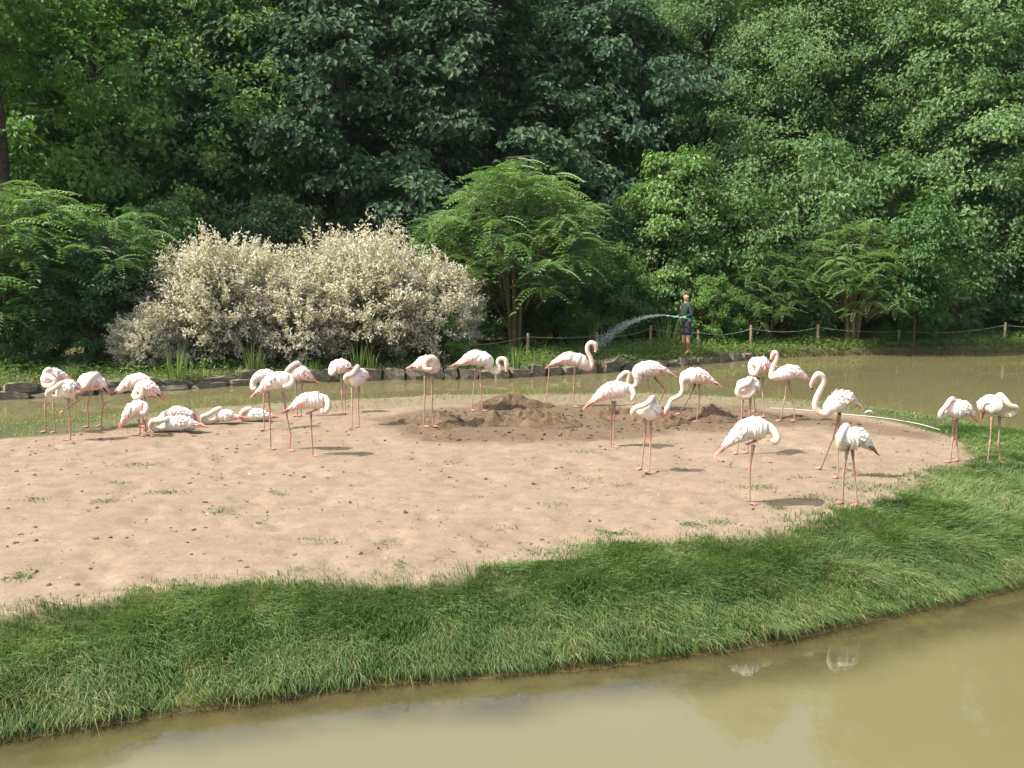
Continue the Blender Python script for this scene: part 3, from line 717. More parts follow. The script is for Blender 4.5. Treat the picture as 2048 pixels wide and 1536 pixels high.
V, F, rn, dr = blades(np.stack([x, y, np.maximum(bank_z(x, y), WATER_Z) - 0.01], 1), (0.08 + 0.28 * fbm(x * 1.3, y * 1.3, 141) ** 1.5), 0.012 + 0.008 * g.random(n), g.random(n) * 6.28, 0.2 + 0.4 * g.random(n), 0.8 + 0.7 * g.random(n), g, 0.4 + 0.6 * g.random(n), (g.random(n) < 0.12) * 0.8)
o = obj('bank_grass', mesh('bank_grass', V, F, [m_grass], attrs={'rnd': rn, 'dry': dr}))
tag(o, 'loose grass along the far bank at the fence', 'grass', kind='stuff')

# reed and iris clumps at the stones
m_reed = leaf_mat('reed_blades', (0.10, 0.16, 0.035), (0.20, 0.26, 0.08), 0.3, 0.05, tint=False)
def reed(u, v, hpx, wpx, nbl, label):
    p = G(u, v, -0.22); p[1] = max(p[1], shore_y(p[0]) + 0.12); mpp = p[1] / FPX; h = hpx * mpp; w = wpx * mpp
    th = g.random(nbl) * 6.28; r = w * 0.5 * np.sqrt(g.random(nbl))
    P = np.stack([r * np.cos(th), r * np.sin(th), 0 * r - 0.03], 1)
    l0 = 0.05 + 0.12 * g.random(nbl); 
    V, F, rn, dr = blades(P, h * (0.55 + 0.5 * g.random(nbl)), 0.022 + 0.012 * g.random(nbl), th, l0, l0 + 0.1 + 0.25 * g.random(nbl), g, g.random(nbl), 0 * th)
    o = obj('reed_clump', mesh('reed_clump', V, F, [m_reed], attrs={'rnd': rn}), loc=(p[0], p[1], float(bank_z(p[0], p[1]))))
    tag(o, label, 'reeds', 'reed clumps at the far waterline')
for a_ in [(1032, 738, 62, 34, 34, 'upright iris-like clump at the stones, taller than the one beside it'), (1077, 735, 46, 26, 22, 'smaller iris-like clump at the foot of the wooden post'),
           (492, 752, 70, 26, 40, 'tall green reed clump under the willow next to the sitting birds'), (509, 752, 50, 14, 16, 'thin reed clump beside the tall one under the willow'),
           (335, 762, 90, 44, 26, 'loose tall stalks below the low pale willow bush'), (346, 760, 26, 34, 40, 'short fresh green clump at the foot of the loose stalks'),
           (712, 742, 70, 22, 26, 'slim reed clump behind the pair of resting birds'), (738, 742, 62, 16, 14, 'few pale stalks beside the slim reed clump'),
           (385, 758, 24, 40, 34, 'short leafy clump on the stones under the rounded willow'), (450, 757, 24, 60, 44, 'low wide grassy clump under the rounded willow'),
           (1190, 700, 80, 34, 30, 'tall weeds behind the flamingo with raised neck'), (1335, 700, 80, 40, 40, 'tall weeds the gardener stands beside'), (600, 748, 40, 60, 40, 'grassy clump between the willow bushes'),
           (25, 778, 26, 30, 30, 'small weed clump on the stone edge at its outer end'), (105, 775, 40, 24, 26, 'weed clump behind the outermost resting bird'), (142, 765, 48, 20, 26, 'leafy weed rising behind two resting birds')]:
    reed(*a_)
# ================================================================== FLAMINGOS
def plumage(name, c0, c1, sc=14.0):
    m, nt, out = new_mat(name)
    oc = objcoord(nt); n = noise(nt, 7.0, 5, 0.65, oc); oi = nt.nodes.new('ShaderNodeObjectInfo'); f = noise(nt, 42.0, 3, 0.6, objcoord(nt, (0.5, 1, 1.6)))
    principled(nt, out, mixc(nt, 1.0, mixc(nt, ramp(nt, n, 0.35, 0.7), c0, c1), oi.outputs['Color'], 'MULTIPLY'), 0.85, 0.15, f, 0.5, 0.012)
    return m
m_plume = plumage('pale_plumage', (0.70, 0.575, 0.53), (0.78, 0.72, 0.675))
m_neck = plumage('neck_plumage', (0.6192, 0.516, 0.4214), (0.6708, 0.602, 0.516))
m_coral = plumage('coral_plumage', (0.72, 0.20, 0.17), (0.80, 0.42, 0.36))
m_black = simple_mat('black_feather', (0.015, 0.013, 0.013), (0.04, 0.03, 0.03), 20)
m_leg = simple_mat('greyish_pink_leg', (0.22, 0.145, 0.115), (0.42, 0.275, 0.22), 30, 0.6)
m_joint = simple_mat('pink_joint', (0.50, 0.15, 0.15), (0.70, 0.27, 0.26), 30, 0.6)
m_bill = simple_mat('pink_bill', (0.75, 0.30, 0.30), (0.80, 0.40, 0.38), 20, 0.45)
FM = [m_plume, m_leg, m_joint, m_bill, m_black, m_neck]
WM = [m_plume, m_coral, m_black]
CROPS = {1: (60, 680, 300), 2: (280, 680, 300), 3: (490, 690, 300), 4: (780, 670, 300), 5: (1070, 660, 300), 6: (1150, 720, 300), 7: (1410, 680, 320), 8: (1400, 800, 360), 9: (1748, 740, 300)}

g_b = np.random.default_rng(5)
def foot(mb, p, fx, size=0.075, dy=-0.03):
    """webbed foot: three toes and the web between them"""
    d = np.array([fx, dy * 8, 0.0]); d = d / np.linalg.norm(d)
    s = np.array([-d[1], d[0], 0.0])
    ends = [p + (d * math.cos(a) + s * math.sin(a)) * size * l + np.array([0, 0, 0.004]) for a, l in ((0.55, 0.9), (0, 1.05), (-0.55, 0.9))]
    q = p + np.array([0, 0, 0.012])
    for e in ends:
        v, f = tube([q, 0.5 * (q + e) + [0, 0, 0.004], e], [0.009, 0.007, 0.004], 5, (0, 0, 1)); mb.add(v, f, 2)
    web = np.array([q, ends[0], 0.5 * (ends[0] + ends[1]) * 0.9 + q * 0.1, ends[1], 0.5 * (ends[1] + ends[2]) * 0.9 + q * 0.1, ends[2]])
    web = np.vstack([web, web + [0, 0, -0.004]])
    mb.add(web, [[0, 1, 2], [0, 2, 3], [0, 3, 4], [0, 4, 5], [6, 8, 7], [6, 9, 8], [6, 10, 9], [6, 11, 10]], 2)

def flamingo(crop, body, neck, legs, label, group, ground=None, bill=0, wide=0.92, tailpink=0.14):
    """body: tail -> chest and neck: chest -> bill as (x, y, r[, d]) read off the bird's silhouette; legs: (hip, joint, foot, lifted?)"""
    ox, oy, w = CROPS[crop]; k = w / 2048.0
    if ground is None:
        st = [l for l in legs if len(l) < 4]; st = max(st, key=lambda l: l[2][1]); ground = st[2]
    gu, gv = ox + ground[0] * k, oy + ground[1] * k
    p0 = G(gu, gv); gz = float(island_z(p0[0], p0[1])); p0 = G(gu, gv, gz)
    dep = p0[1] * math.cos(PITCH) + (CAM_H - gz) * math.sin(PITCH)
    mpp = dep / FPX * k
    def loc(x, y, d=0.0): return np.array([(x - ground[0]) * mpp, d, (ground[1] - y) * mpp])
    face = 1.0 if body[-1][0] > body[0][0] else -1.0
    pts = [(*loc(q[0], q[1], q[3] if len(q) > 3 else 0.0), q[2] * mpp, 1.0 if i < len(body) else 0.0) for i, q in enumerate(list(body) + list(neck))]
    P = np.array(pts)
    # neck crosses beside the body on the camera's side when it is folded back
    mb = MB(); NS = 96; SEG = 14
    S, par = catmull(P, NS); S[:, 3] = np.maximum(S[:, 3], 0.006)
    S[0, 3] *= 0.25; S[-1, 3] *= 0.25
    C = S[:, :3]; T = np.gradient(C, axis=0); T /= np.linalg.norm(T, axis=1)[:, None] + 1e-9
    dep_ax = np.array([0, 1.0, 0])
    Lx = dep_ax - (T @ dep_ax)[:, None] * T; Lx /= np.linalg.norm(Lx, axis=1)[:, None] + 1e-9
    N = np.cross(Lx, T) * 1.0
    a = np.linspace(0, 2 * np.pi, SEG, endpoint=False)
    isb = np.clip(S[:, 4], 0, 1); lat = 1.0 + (wide - 1.0) * isb
    V = C[:, None] + S[:, 3][:, None, None] * (np.cos(a)[None, :, None] * N[:, None] + np.sin(a)[None, :, None] * Lx[:, None] * lat[:, None, None])
    hsh = g_b.normal(0, 1, (NS, SEG)); hsh = (hsh + np.roll(hsh, 1, 0) + np.roll(hsh, 1, 1)) / 1.7
    V = V + (V - C[:, None]) * (0.035 * isb + 0.02)[:, None, None] * hsh[..., None]
    F = grid_faces(NS, SEG, True)
    ring = np.repeat(np.arange(NS - 1), SEG)
    mats = np.where(par[ring] > len(body) - 0.3, 5, 0)
    if bill:
        nb_ = len(P) - 1 - bill; mats = np.where(par[ring] > nb_ + 0.35, 3, mats); mats = np.where(par[ring] > len(P) - 1.55, 4, mats)
    for m_ in np.unique(mats): mb.add(V.reshape(-1, 3), F[mats == m_], int(m_)) if False else None
    mb.v.append(V.reshape(-1, 3)); mb.f4.append(F); mb.m4.append(mats); mb.n += NS * SEG
    cap = np.array([[(i + 1) % SEG, i, SEG] for i in range(SEG)])
    # legs
    for li, l in enumerate(legs):
        side = -0.045 if li == 0 else 0.045
        hip = loc(*l[0], side); jo = loc(*l[1], side)
        if len(l) > 3: ft = loc(*l[2], side - 0.02)
        else:
            fu, fv = ox + l[2][0] * k, oy + l[2][1] * k; q = G(fu, fv, gz); zf = float(island_z(q[0], q[1]))
            if zf < WATER_Z: zf = WATER_Z - 0.01
            q = G(fu, fv, zf); ft = q - p0; ft[2] += 0.006
            jo[1] = 0.5 * (jo[1] + ft[1])
        r = 0.0105
        v, f = tube([hip, 0.5 * (hip + jo), jo], [r * 2.2, r * 1.15, r], 7); mb.add(v, f, 1)
        dj = ft - jo; dj = dj / (np.linalg.norm(dj) + 1e-9)
        v, f = tube([jo - dj * 0.045, jo - dj * 0.02, jo + dj * 0.01, jo + dj * 0.05], [r * 0.9, r * 1.5, r * 1.45, r * 0.9], 7); mb.add(v, f, 2)
        v, f = tube([jo, 0.5 * (jo + ft), ft], [r, r * 0.85, r * 0.85], 7); mb.add(v, f, 1)
        if len(l) > 3:
            e = ft + dj * 0.07
            v, f = tube([ft, 0.5 * (ft + e), e], [r, r * 1.5, r * 0.5], 6); mb.add(v, f, 2)
        else: foot(mb, ft, face)
    me = mb.build('flamingo', FM)
    o = obj('flamingo', me, loc=p0)
    tag(o, label, 'flamingo', group); tn = g_b.random(); o.color = (1.0, 1 - 0.10 * tn, 1 - 0.11 * tn, 1)
    # folded wings: shells lying on the flanks from the shoulder to past the tail
    B = np.array([p for p in pts if p[4] > 0.5]); NW = 26; NA = 10
    W, wp = catmull(B, NW + 6); W = W[:NW]
    Cw = W[:, :3]; Tw = np.gradient(Cw, axis=0); Tw /= np.linalg.norm(Tw, axis=1)[:, None] + 1e-9
    Lw = dep_ax - (Tw @ dep_ax)[:, None] * Tw; Lw /= np.linalg.norm(Lw, axis=1)[:, None] + 1e-9
    Nw = np.cross(Lw, Tw)
    if np.mean(Nw[:, 2]) < 0: Nw = -Nw
    t = np.linspace(0, 1, NW)
    for s in (-1, 1):
        lowend = 1.0 + 1.0 * np.sin(np.pi * np.clip(t * 0.85 + 0.15, 0, 1)) * 0.95
        ph = np.linspace(0.12, 1, NA)[None, :] * lowend[:, None]
        lowend = lowend * (1 + 0.06 * g_b.normal(0, 1, NW)); ph = np.linspace(0.12, 1, NA)[None, :] * lowend[:, None]
        rows = (t[:, None] * 9 + ph * 2.2 + 0.5 * g_b.random((NW, NA))) % 1.0
        tap = np.clip(1.06 - 0.12 * sstep(0.8, 1.0, t), 0.9, 1.2)[:, None] + 0.06 * rows
        rr = np.maximum(W[:, 3][:, None], 0.010) * tap
        Vw = Cw[:, None] + rr[..., None] * (np.cos(ph)[..., None] * Nw[:, None] + np.sin(ph)[..., None] * s * wide * Lw[:, None])
        Vw[0] += -Tw[0] * 0.05; Vw[1] += -Tw[0] * 0.02
        Fw = grid_faces(NW, NA); ti = t[np.repeat(np.arange(NW - 1), NA - 1)]; ai = np.tile(np.arange(NA - 1), NW - 1)
        rn_ = g_b.random(len(ti)); mw = np.where((ai >= NA - 2) & (ti < 0.6) & (ti > 0.1) & (rn_ < 0.55), 1, 0); mw = np.where(ti < tailpink * (0.7 + 0.6 * rn_), 1, mw); mw = np.where((ti < 0.28) & (ai >= NA - 2) & (rn_ < 0.6) & (tailpink > 0.1), 2, mw); mw = np.where((ti < 0.05), 1, mw)
        wf = MB(); wb = MB(); wb.v.append(Vw.reshape(-1, 3)); wb.f4.append(Fw if s > 0 else Fw[:, ::-1]); wb.m4.append(mw); wb.n = NW * NA
        outw = Vw - Cw[:, None]; outw /= np.linalg.norm(outw, axis=2)[..., None] + 1e-9
        def on(tt_, pp_):                        # point and outward direction on the wing at (0..1, 0..1)
            i_ = np.clip(tt_, 0, 1) * (NW - 1); j_ = np.clip(pp_, 0, 1) * (NA - 1); a_ = int(i_); b_ = int(j_); return Vw[a_, b_], outw[a_, b_]
        for row in range(11):                    # rows of overlapping feathers pointing to the tail
            tb = 0.97 - 0.085 * row
            for q_ in range(7):
                pc = (q_ + 0.5 * (row % 2)) / 7.0 + 0.04 * g_b.normal(); t0 = tb + 0.02 * g_b.normal(); ln_ = 0.15 + 0.07 * (row > 6)
                A_, na_ = on(t0, pc - 0.085); B_, nb2 = on(t0, pc + 0.085); M1, nm1 = on(t0 - ln_ * 0.7, pc - 0.085); M2, nm2 = on(t0 - ln_ * 0.7, pc + 0.085); E_, ne_ = on(t0 - ln_, pc)
                li = 0.010 + 0.012 * g_b.random()
                if t0 - ln_ < 0: E_ = E_ - Tw[0] * 0.03
                fv_ = np.array([A_ + na_ * 0.002, B_ + nb2 * 0.002, M1 + nm1 * li, M2 + nm2 * li, E_ + ne_ * li * 1.2])
                mt_ = 2 if (row >= 8 and pc > 0.62 and tailpink > 0.1 and g_b.random() < 0.5) else (1 if (pc > 0.78 and 2 < row < 10 and g_b.random() < 0.45) or (t0 - ln_ < tailpink * 0.5) else 0)
                (wf if mt_ else wb).add(fv_, np.array([[0, 1, 3], [0, 3, 2], [2, 3, 4]]) if s > 0 else np.array([[0, 3, 1], [0, 2, 3], [2, 4, 3]]), mt_)
        wo = obj('wing', wb.build('wing', WM, smooth=False), o); wo.color = o.color
        if wf.n:
            ff = obj('flight_feathers', wf.build('flight_feathers', WM, smooth=False), wo); ff.color = o.color; ff['kind'] = 'stuff'
    return o

GS = 'flamingos standing on the sand island'
GR = 'flamingos sitting on the sand island'
# --- end of the flock by the left stones
flamingo(1, [(480, 560, 18, .22), (430, 520, 62, .15), (340, 500, 100, .08), (275, 520, 82)], [(232, 570, 42), (280, 612, 36, -.05), (355, 610, 34, -.09), (430, 562, 32, -.10), (395, 508, 30, -.10), (320, 488, 30, -.08), (262, 450, 30, -.03), (300, 400, 33), (350, 415, 20, .04)],
         [((300, 600), (240, 900), (215, 1262)), ((360, 600), (330, 900), (345, 1268))], 'flamingo asleep on two legs, neck looped on its breast, outermost of the flock', GS)
flamingo(1, [(705, 670, 20), (650, 655, 92), (560, 670, 120), (480, 700, 98)], [(410, 765, 42), (355, 772, 38, -.05), (322, 732, 36, -.09), (350, 678, 36, -.12), (430, 640, 34, -.12), (500, 585, 34, -.1), (552, 562, 30, -.05), (590, 590, 20)],
         [((570, 790), (575, 1080), (555, 1370)), ((640, 780), (695, 820), (470, 965), 1)], 'flamingo resting on one leg, other leg folded forward under its belly, beside the outermost one', GS)
flamingo(1, [(1050, 670, 25), (1000, 600, 85), (880, 570, 125), (770, 590, 110)], [(705, 620, 52), (690, 655, 42, -.06), (740, 680, 36, -.12), (840, 620, 33, -.16), (920, 510, 33, -.13), (968, 455, 33, -.06), (978, 510, 26)],
         [((880, 680), (805, 900), (800, 1195)), ((980, 700), (985, 890), (965, 1180))], 'plump flamingo asleep with its head bump on the back, in front of the dark stones', GS)
flamingo(1, [(1200, 720, 14), (1290, 660, 48), (1400, 590, 84), (1500, 545, 95), (1575, 535, 80)], [(1640, 545, 42), (1655, 590, 36, -.06), (1610, 612, 30, -.12), (1565, 590, 22, -.14)],
         [((1490, 640), (1500, 900), (1500, 1185)), ((1530, 640), (1540, 900), (1545, 1185))], 'flamingo with bright coral tail end, resting behind the round pale one', GS, tailpink=0.25)
flamingo(1, [(1800, 770, 18), (1740, 700, 66), (1640, 655, 108), (1545, 660, 96)], [(1485, 700, 52), (1475, 745, 42, -.06), (1525, 772, 36, -.11), (1590, 735, 34, -.14), (1605, 650, 33, -.13), (1550, 595, 33, -.1), (1600, 578, 28)],
         [((1600, 770), (1610, 1000), (1600, 1232)), ((1720, 740), (1785, 768), (1690, 770), 1)], 'round pale flamingo on one leg between the coral-tailed one and the kneeling one', GS)
flamingo(1, [(1262, 1160, 14), (1320, 1080, 48), (1400, 985, 84), (1480, 920, 100), (1545, 895, 84)], [(1590, 890, 46), (1622, 935, 38, -.05), (1602, 990, 32, -.1), (1560, 965, 24, -.12)],
         [((1505, 1080), (1515, 1180), (1508, 1312)), ((1560, 1090), (1580, 1250), (1640, 1315))], 'small hunched flamingo low on its legs beside the sitting pair', GS, tailpink=0.2)
# --- sitting birds
flamingo(2, [(745, 1080, 18), (690, 1025, 55), (570, 995, 82), (430, 1010, 78), (340, 1040, 62)], [(265, 1075, 38), (190, 1095, 32), (150, 1135, 30), (170, 1190, 28), (240, 1200, 24)], [], 'flamingo sitting half hidden behind another sitting one', GR, ground=(450, 1180))
flamingo(2, [(850, 1182, 14), (760, 1160, 44), (640, 1135, 86), (500, 1135, 102), (390, 1165, 88)], [(300, 1205, 50), (220, 1205, 42, -.05), (185, 1150, 38, -.1), (225, 1085, 36, -.13), (310, 1090, 34, -.14), (380, 1075, 34, -.1), (435, 1062, 33), (470, 1078, 20)], [], 'flamingo sitting with looped neck and dark pink tail, nearest the hunched one', GR, ground=(450, 1250), tailpink=0.2)
flamingo(2, [(1395, 1062, 14), (1300, 1052, 46), (1200, 1035, 84), (1105, 1045, 80)], [(1040, 1090, 42), (960, 1112, 38, -.05), (895, 1085, 36, -.09), (892, 1030, 34, -.11), (960, 1005, 33, -.11), (1035, 960, 33, -.06), (1095, 932, 30), (1125, 955, 18)], [], 'flamingo sitting with ring-shaped neck, second in the sitting row', GR, ground=(1100, 1140))
flamingo(2, [(1860, 1060, 16), (1750, 1040, 44), (1640, 1022, 78), (1530, 1030, 82), (1455, 1055, 66)], [(1412, 1075, 42), (1402, 1020, 38, -.04), (1435, 962, 36, -.06), (1500, 935, 30, -.02), (1545, 955, 18)], [], 'flamingo sitting with its tail towards the tall standing group', GR, ground=(1600, 1110), tailpink=0.3)
# --- group of four
flamingo(3, [(430, 490, 38, .1), (330, 445, 88, .1), (235, 430, 90, .05)], [(170, 455, 56), (135, 520, 46), (138, 580, 36, -.03), (185, 590, 28, -.05)], [((290, 600), (280, 830), (265, 1165)), ((330, 600), (330, 830), (340, 1150))], 'flamingo with drooping folded neck, half hidden behind the brightest preening one', GS)
flamingo(3, [(185, 665, 16), (270, 600, 50), (380, 520, 98), (500, 470, 118), (600, 455, 100)], [(655, 450, 54), (672, 505, 42, -.05), (625, 545, 34, -.1), (570, 530, 24, -.12)], [((345, 630), (352, 900), (352, 1425)), ((530, 640), (620, 1240), (608, 1450))], 'brightest flamingo, leaning forward in the middle of the tight group', GS)
flamingo(3, [(955, 482, 14), (880, 430, 56), (785, 385, 98), (700, 400, 90)], [(640, 430, 48), (595, 385, 38, -.04), (640, 305, 34, -.06), (735, 242, 32, -.02), (785, 270, 18)], [((715, 490), (715, 720), (715, 975)), ((790, 480), (770, 700), (765, 975))], 'flamingo with tail pointing away from the others, at the back of the tight group', GS, wide=0.8)
flamingo(3, [(588, 905, 12), (680, 850, 40), (800, 780, 84), (930, 745, 114), (1035, 745, 114)], [(1118, 735, 56), (1162, 790, 42, -.05), (1155, 860, 38, -.09), (1108, 890, 32, -.12), (1085, 840, 20, -.13)], [((920, 900), (920, 1200), (930, 1520)), ((990, 890), (985, 880), (900, 915), 1)], 'flamingo balancing on one leg with red tail end, in front of the tight group', GS, tailpink=0.22)
flamingo(3, [(1480, 335, 22), (1400, 300, 72), (1310, 290, 102), (1245, 285, 80)], [(1205, 310, 48), (1200, 375, 38, -.05), (1235, 370, 28, -.1), (1270, 320, 24, -.12)], [((1340, 440), (1335, 640), (1335, 930)), ((1380, 450), (1372, 650), (1370, 940))], 'flamingo with both straight legs together, behind the one with ring-shaped neck by the mounds', GS)
flamingo(3, [(1645, 460, 26, .2), (1600, 440, 88, .12), (1520, 450, 116), (1465, 450, 82)], [(1415, 490, 44), (1400, 440, 38, -.05), (1435, 395, 36, -.1), (1500, 380, 34, -.12), (1545, 310, 34, -.08), (1560, 290, 30, -.02), (1575, 345, 18)], [((1480, 570), (1480, 820), (1460, 1130)), ((1560, 570), (1545, 810), (1560, 1122))], 'flamingo seen from the front with ring-shaped neck, at the edge of the dark soil', GS)
# --- at the mounds
flamingo(4, [(300, 455, 18, .1), (380, 430, 58, .1), (470, 400, 98, .05), (560, 395, 112), (600, 420, 104)], [(625, 350, 60, -.06), (570, 300, 46, -.1), (505, 350, 36, -.14), (505, 425, 34, -.17), (550, 450, 28, -.18), (600, 435, 18, -.17)], [((490, 550), (480, 830), (465, 1255)), ((575, 550), (575, 860), (590, 1255))], 'flamingo preening its breast, feet at the foot of a low soil mound', GS)
flamingo(4, [(900, 412, 16), (1000, 370, 48), (1110, 322, 88), (1230, 320, 110), (1325, 360, 96)], [(1368, 445, 52), (1420, 505, 32), (1478, 508, 30), (1502, 450, 29), (1472, 378, 28), (1500, 322, 29), (1568, 332, 32), (1592, 395, 34), (1592, 470, 22), (1580, 520, 12)], [((1230, 430), (1240, 690), (1265, 1040)), ((1180, 450), (1150, 660), (1110, 1035))], 'flamingo with hooked low neck and red tail, in front of the square stones', GS, bill=2, tailpink=0.25)
flamingo(5, [(200, 492, 12), (290, 435, 38), (400, 402, 78), (520, 395, 94), (620, 425, 94)], [(690, 490, 68), (745, 510, 44), (770, 445, 33), (750, 370, 30), (712, 290, 30), (712, 212, 30), (758, 172, 32), (808, 195, 34), (822, 260, 25), (800, 322, 12)], [((540, 500), (525, 800), (530, 1052)), ((430, 460), (195, 512), (165, 860), 1)], 'flamingo with raised S-shaped neck, stretching one leg out behind', GS, bill=2)
flamingo(5, [(1860, 612, 10), (1780, 572, 34), (1650, 540, 88), (1500, 532, 110), (1412, 572, 96)], [(1402, 670, 62), (1375, 745, 38), (1315, 772, 32), (1268, 730, 30), (1268, 645, 30), (1275, 592, 31), (1222, 582, 33), (1160, 640, 34), (1118, 695, 22), (1110, 740, 12)], [((1525, 660), (1555, 880), (1560, 1085)), ((1630, 650), (1812, 852), (1690, 1012))], 'flamingo striding with bent rear leg, neck dipped behind its neighbour', GS, bill=2)
flamingo(6, [(180, 615, 14), (284, 530, 50), (404, 450, 94), (534, 400, 118), (634, 392, 110)], [(720, 385, 62), (782, 445, 40, -.04), (765, 510, 30, -.06), (738, 540, 16, -.06)], [((505, 560), (500, 780), (490, 1190)), ((545, 560), (527, 780), (522, 1198))], 'flamingo with bright pink legs close together, preening in the mud between the mounds', GS)
flamingo(6, [(1140, 745, 22, .08), (1080, 700, 90, .05), (1000, 690, 128), (925, 690, 112)], [(840, 738, 64), (790, 728, 45, -.05), (770, 672, 40, -.1), (805, 615, 38, -.14), (890, 590, 38, -.15), (975, 545, 38, -.12), (1035, 495, 35, -.05), (1080, 575, 24, .02)], [((950, 800), (950, 1010), (905, 1500)), ((1030, 790), (1022, 1060), (1012, 1530))], 'flamingo with neck coiled into a ring and creamy belly, standing clear of the mud', GS, wide=1.0)
flamingo(6, [(1945, 345, 10), (1850, 292, 34), (1720, 232, 84), (1600, 212, 110), (1505, 225, 86)], [(1462, 290, 50), (1462, 390, 33), (1432, 470, 31), (1370, 512, 31), (1310, 542, 31), (1282, 610, 33), (1252, 665, 37), (1240, 720, 24), (1262, 765, 12)], [((1620, 330), (1600, 550), (1425, 745)), ((1690, 330), (1697, 550), (1660, 850))], 'flamingo feeding with its neck stretched down to the soil', GS, bill=2)
flamingo(7, [(640, 650, 26, .15), (600, 620, 88, .1), (530, 600, 116), (455, 600, 98)], [(555, 640, 46, -.10), (500, 690, 38, -.13), (420, 700, 36, -.15), (362, 650, 36, -.16), (372, 590, 36, -.16), (432, 560, 34, -.15), (500, 530, 34, -.12), (545, 480, 32, -.05), (580, 500, 20)], [((450, 710), (450, 1030), (408, 1465)), ((570, 710), (560, 1050), (549, 1455))], 'flamingo showing a perfect ring of folded neck, standing before another sleeper', GS)
flamingo(7, [(830, 350, 22), (760, 340, 78), (680, 320, 108), (615, 295, 82)], [(575, 330, 48), (578, 410, 38, -.05), (612, 420, 30, -.1), (640, 350, 26, -.14), (650, 300, 20, -.14)], [((660, 480), (660, 670), (645, 920)), ((735, 470), (735, 690), (760, 990))], 'flamingo asleep directly behind the one with the ring-shaped neck', GS)
flamingo(7, [(1300, 512, 12), (1230, 462, 34), (1120, 412, 78), (1000, 420, 94), (905, 450, 72)], [(842, 468, 46), (828, 420, 32), (850, 330, 30), (884, 240, 30), (882, 172, 31), (850, 162, 33), (826, 215, 22), (815, 265, 11)], [((1020, 520), (1005, 740), (960, 1040)), ((1060, 520), (1110, 740), (1150, 1040))], 'flamingo standing tall with neck upright and legs apart', GS, bill=2, tailpink=0.2)
flamingo(7, [(1905, 822, 12), (1850, 790, 48), (1745, 752, 108), (1640, 800, 128), (1565, 850, 100)], [(1500, 925, 58), (1422, 908, 42), (1372, 840, 38), (1382, 740, 36), (1430, 620, 35), (1468, 530, 34), (1450, 455, 36), (1392, 432, 39), (1340, 490, 30), (1312, 565, 21), (1332, 628, 9)], [((1670, 930), (1690, 1300), (1480, 1655)), ((1700, 930), (1692, 1340), (1697, 1770))], 'large flamingo with big S-curved neck and bright pink bill', GS, bill=3, tailpink=0.0)
flamingo(8, [(215, 580, 16), (300, 480, 46), (420, 385, 94), (540, 315, 128), (650, 312, 128)], [(740, 310, 74), (802, 345, 46, -.04), (832, 410, 38, -.07), (800, 450, 33, -.09), (760, 405, 20, -.1)], [((575, 490), (548, 775), (565, 1190)), ((640, 440), (600, 470), (560, 480), 1)], 'big flamingo asleep on one leg with long coral wing tip and long shadow', GS, tailpink=0.18)
flamingo(8, [(1935, 565, 14), (1870, 500, 50), (1780, 435, 100), (1690, 430, 128), (1625, 435, 112)], [(1595, 510, 66), (1552, 485, 50, -.05), (1532, 400, 44, -.08), (1562, 330, 40, -.06), (1620, 284, 36), (1665, 305, 22)], [((1630, 540), (1630, 820), (1622, 1178)), ((1720, 550), (1748, 820), (1790, 1205))], 'flamingo with bright pink feet and black tail tip, beside the long-shadowed sleeper', GS, tailpink=0.12)
flamingo(9, [(1325, 655, 14), (1270, 590, 48), (1170, 535, 108), (1065, 540, 118), (1000, 548, 90)], [(945, 590, 56), (865, 618, 42, -.05), (842, 560, 36, -.08), (900, 480, 34, -.08), (960, 412, 33, -.05), (1022, 384, 31), (1065, 405, 18)], [((1035, 670), (1045, 930), (1040, 1262)), ((1120, 660), (1135, 930), (1150, 1242))], 'flamingo asleep at the tip of the sand where the turf begins', GS)
flamingo(9, [(1530, 590, 24, .15), (1525, 490, 96, .1), (1585, 475, 128), (1650, 505, 110)], [(1720, 590, 50), (1800, 598, 40, -.05), (1850, 540, 38, -.09), (1820, 482, 36, -.12), (1745, 460, 36, -.13), (1690, 400, 36, -.12), (1635, 325, 36, -.06), (1622, 360, 24, .02)], [((1550, 620), (1555, 980), (1550, 1275)), ((1695, 630), (1700, 1000), (1715, 1275))], 'flamingo with looped neck standing in the turf grass', GS)
# ================================================================== MOUNDS, STONES, FENCE, PERSON
m_dirt = simple_mat('dug_soil', (0.063, 0.0414, 0.027), (0.1485, 0.1035, 0.0675), 9.0, 0.95, 0.1, 0.9, 0.05)
def mound(u, v, half, h, seed, label, ell=0.7):
    half *= 0.9; h *= 0.92; p = G(u, v); nr, na = 34, 96
    r = np.linspace(0, 1, nr)[:, None]; a = np.linspace(0, 2 * np.pi, na, endpoint=False)[None, :]
    wob = 1 + 0.22 * np.sin(2 * a + seed) + 0.14 * np.sin(3 * a + 2 * seed)
    x = half * r * wob * np.cos(a); y = half * ell * r * wob * np.sin(a)
    z = h * np.clip(1 - r ** 1.5, 0, 1) * (0.75 + 0.6 * (fbm((x + p[0]) * 3, (y + p[1]) * 3, seed) - 0.4)) + (0.13 * (fbm((x + p[0]) * 7, (y + p[1]) * 7, seed + 3, 3) - 0.45) + 0.07 * (fbm((x + p[0]) * 19, (y + p[1]) * 19, seed + 5, 3) - 0.45)) * (1 - r ** 4) * (0.4 + h / 0.3)
    z = np.where(r > 0.97, -0.05, z) + island_z(x + p[0], y + p[1])
    me = mesh('dirt_mound', np.stack([x, y, z], -1).reshape(-1, 3), grid_faces(nr, na, True), [m_dirt], smooth=True)
    tag(obj('dirt_mound', me, loc=(p[0], p[1], 0)), label, 'mound', 'mounds of dug soil')
mound(1020, 812, 0.70, 0.27, 1, 'dark humped soil mound at the back rim of the island')
mound(1045, 846, 0.95, 0.26, 2, 'largest light brown soil mound in front of the humped one', 0.75)
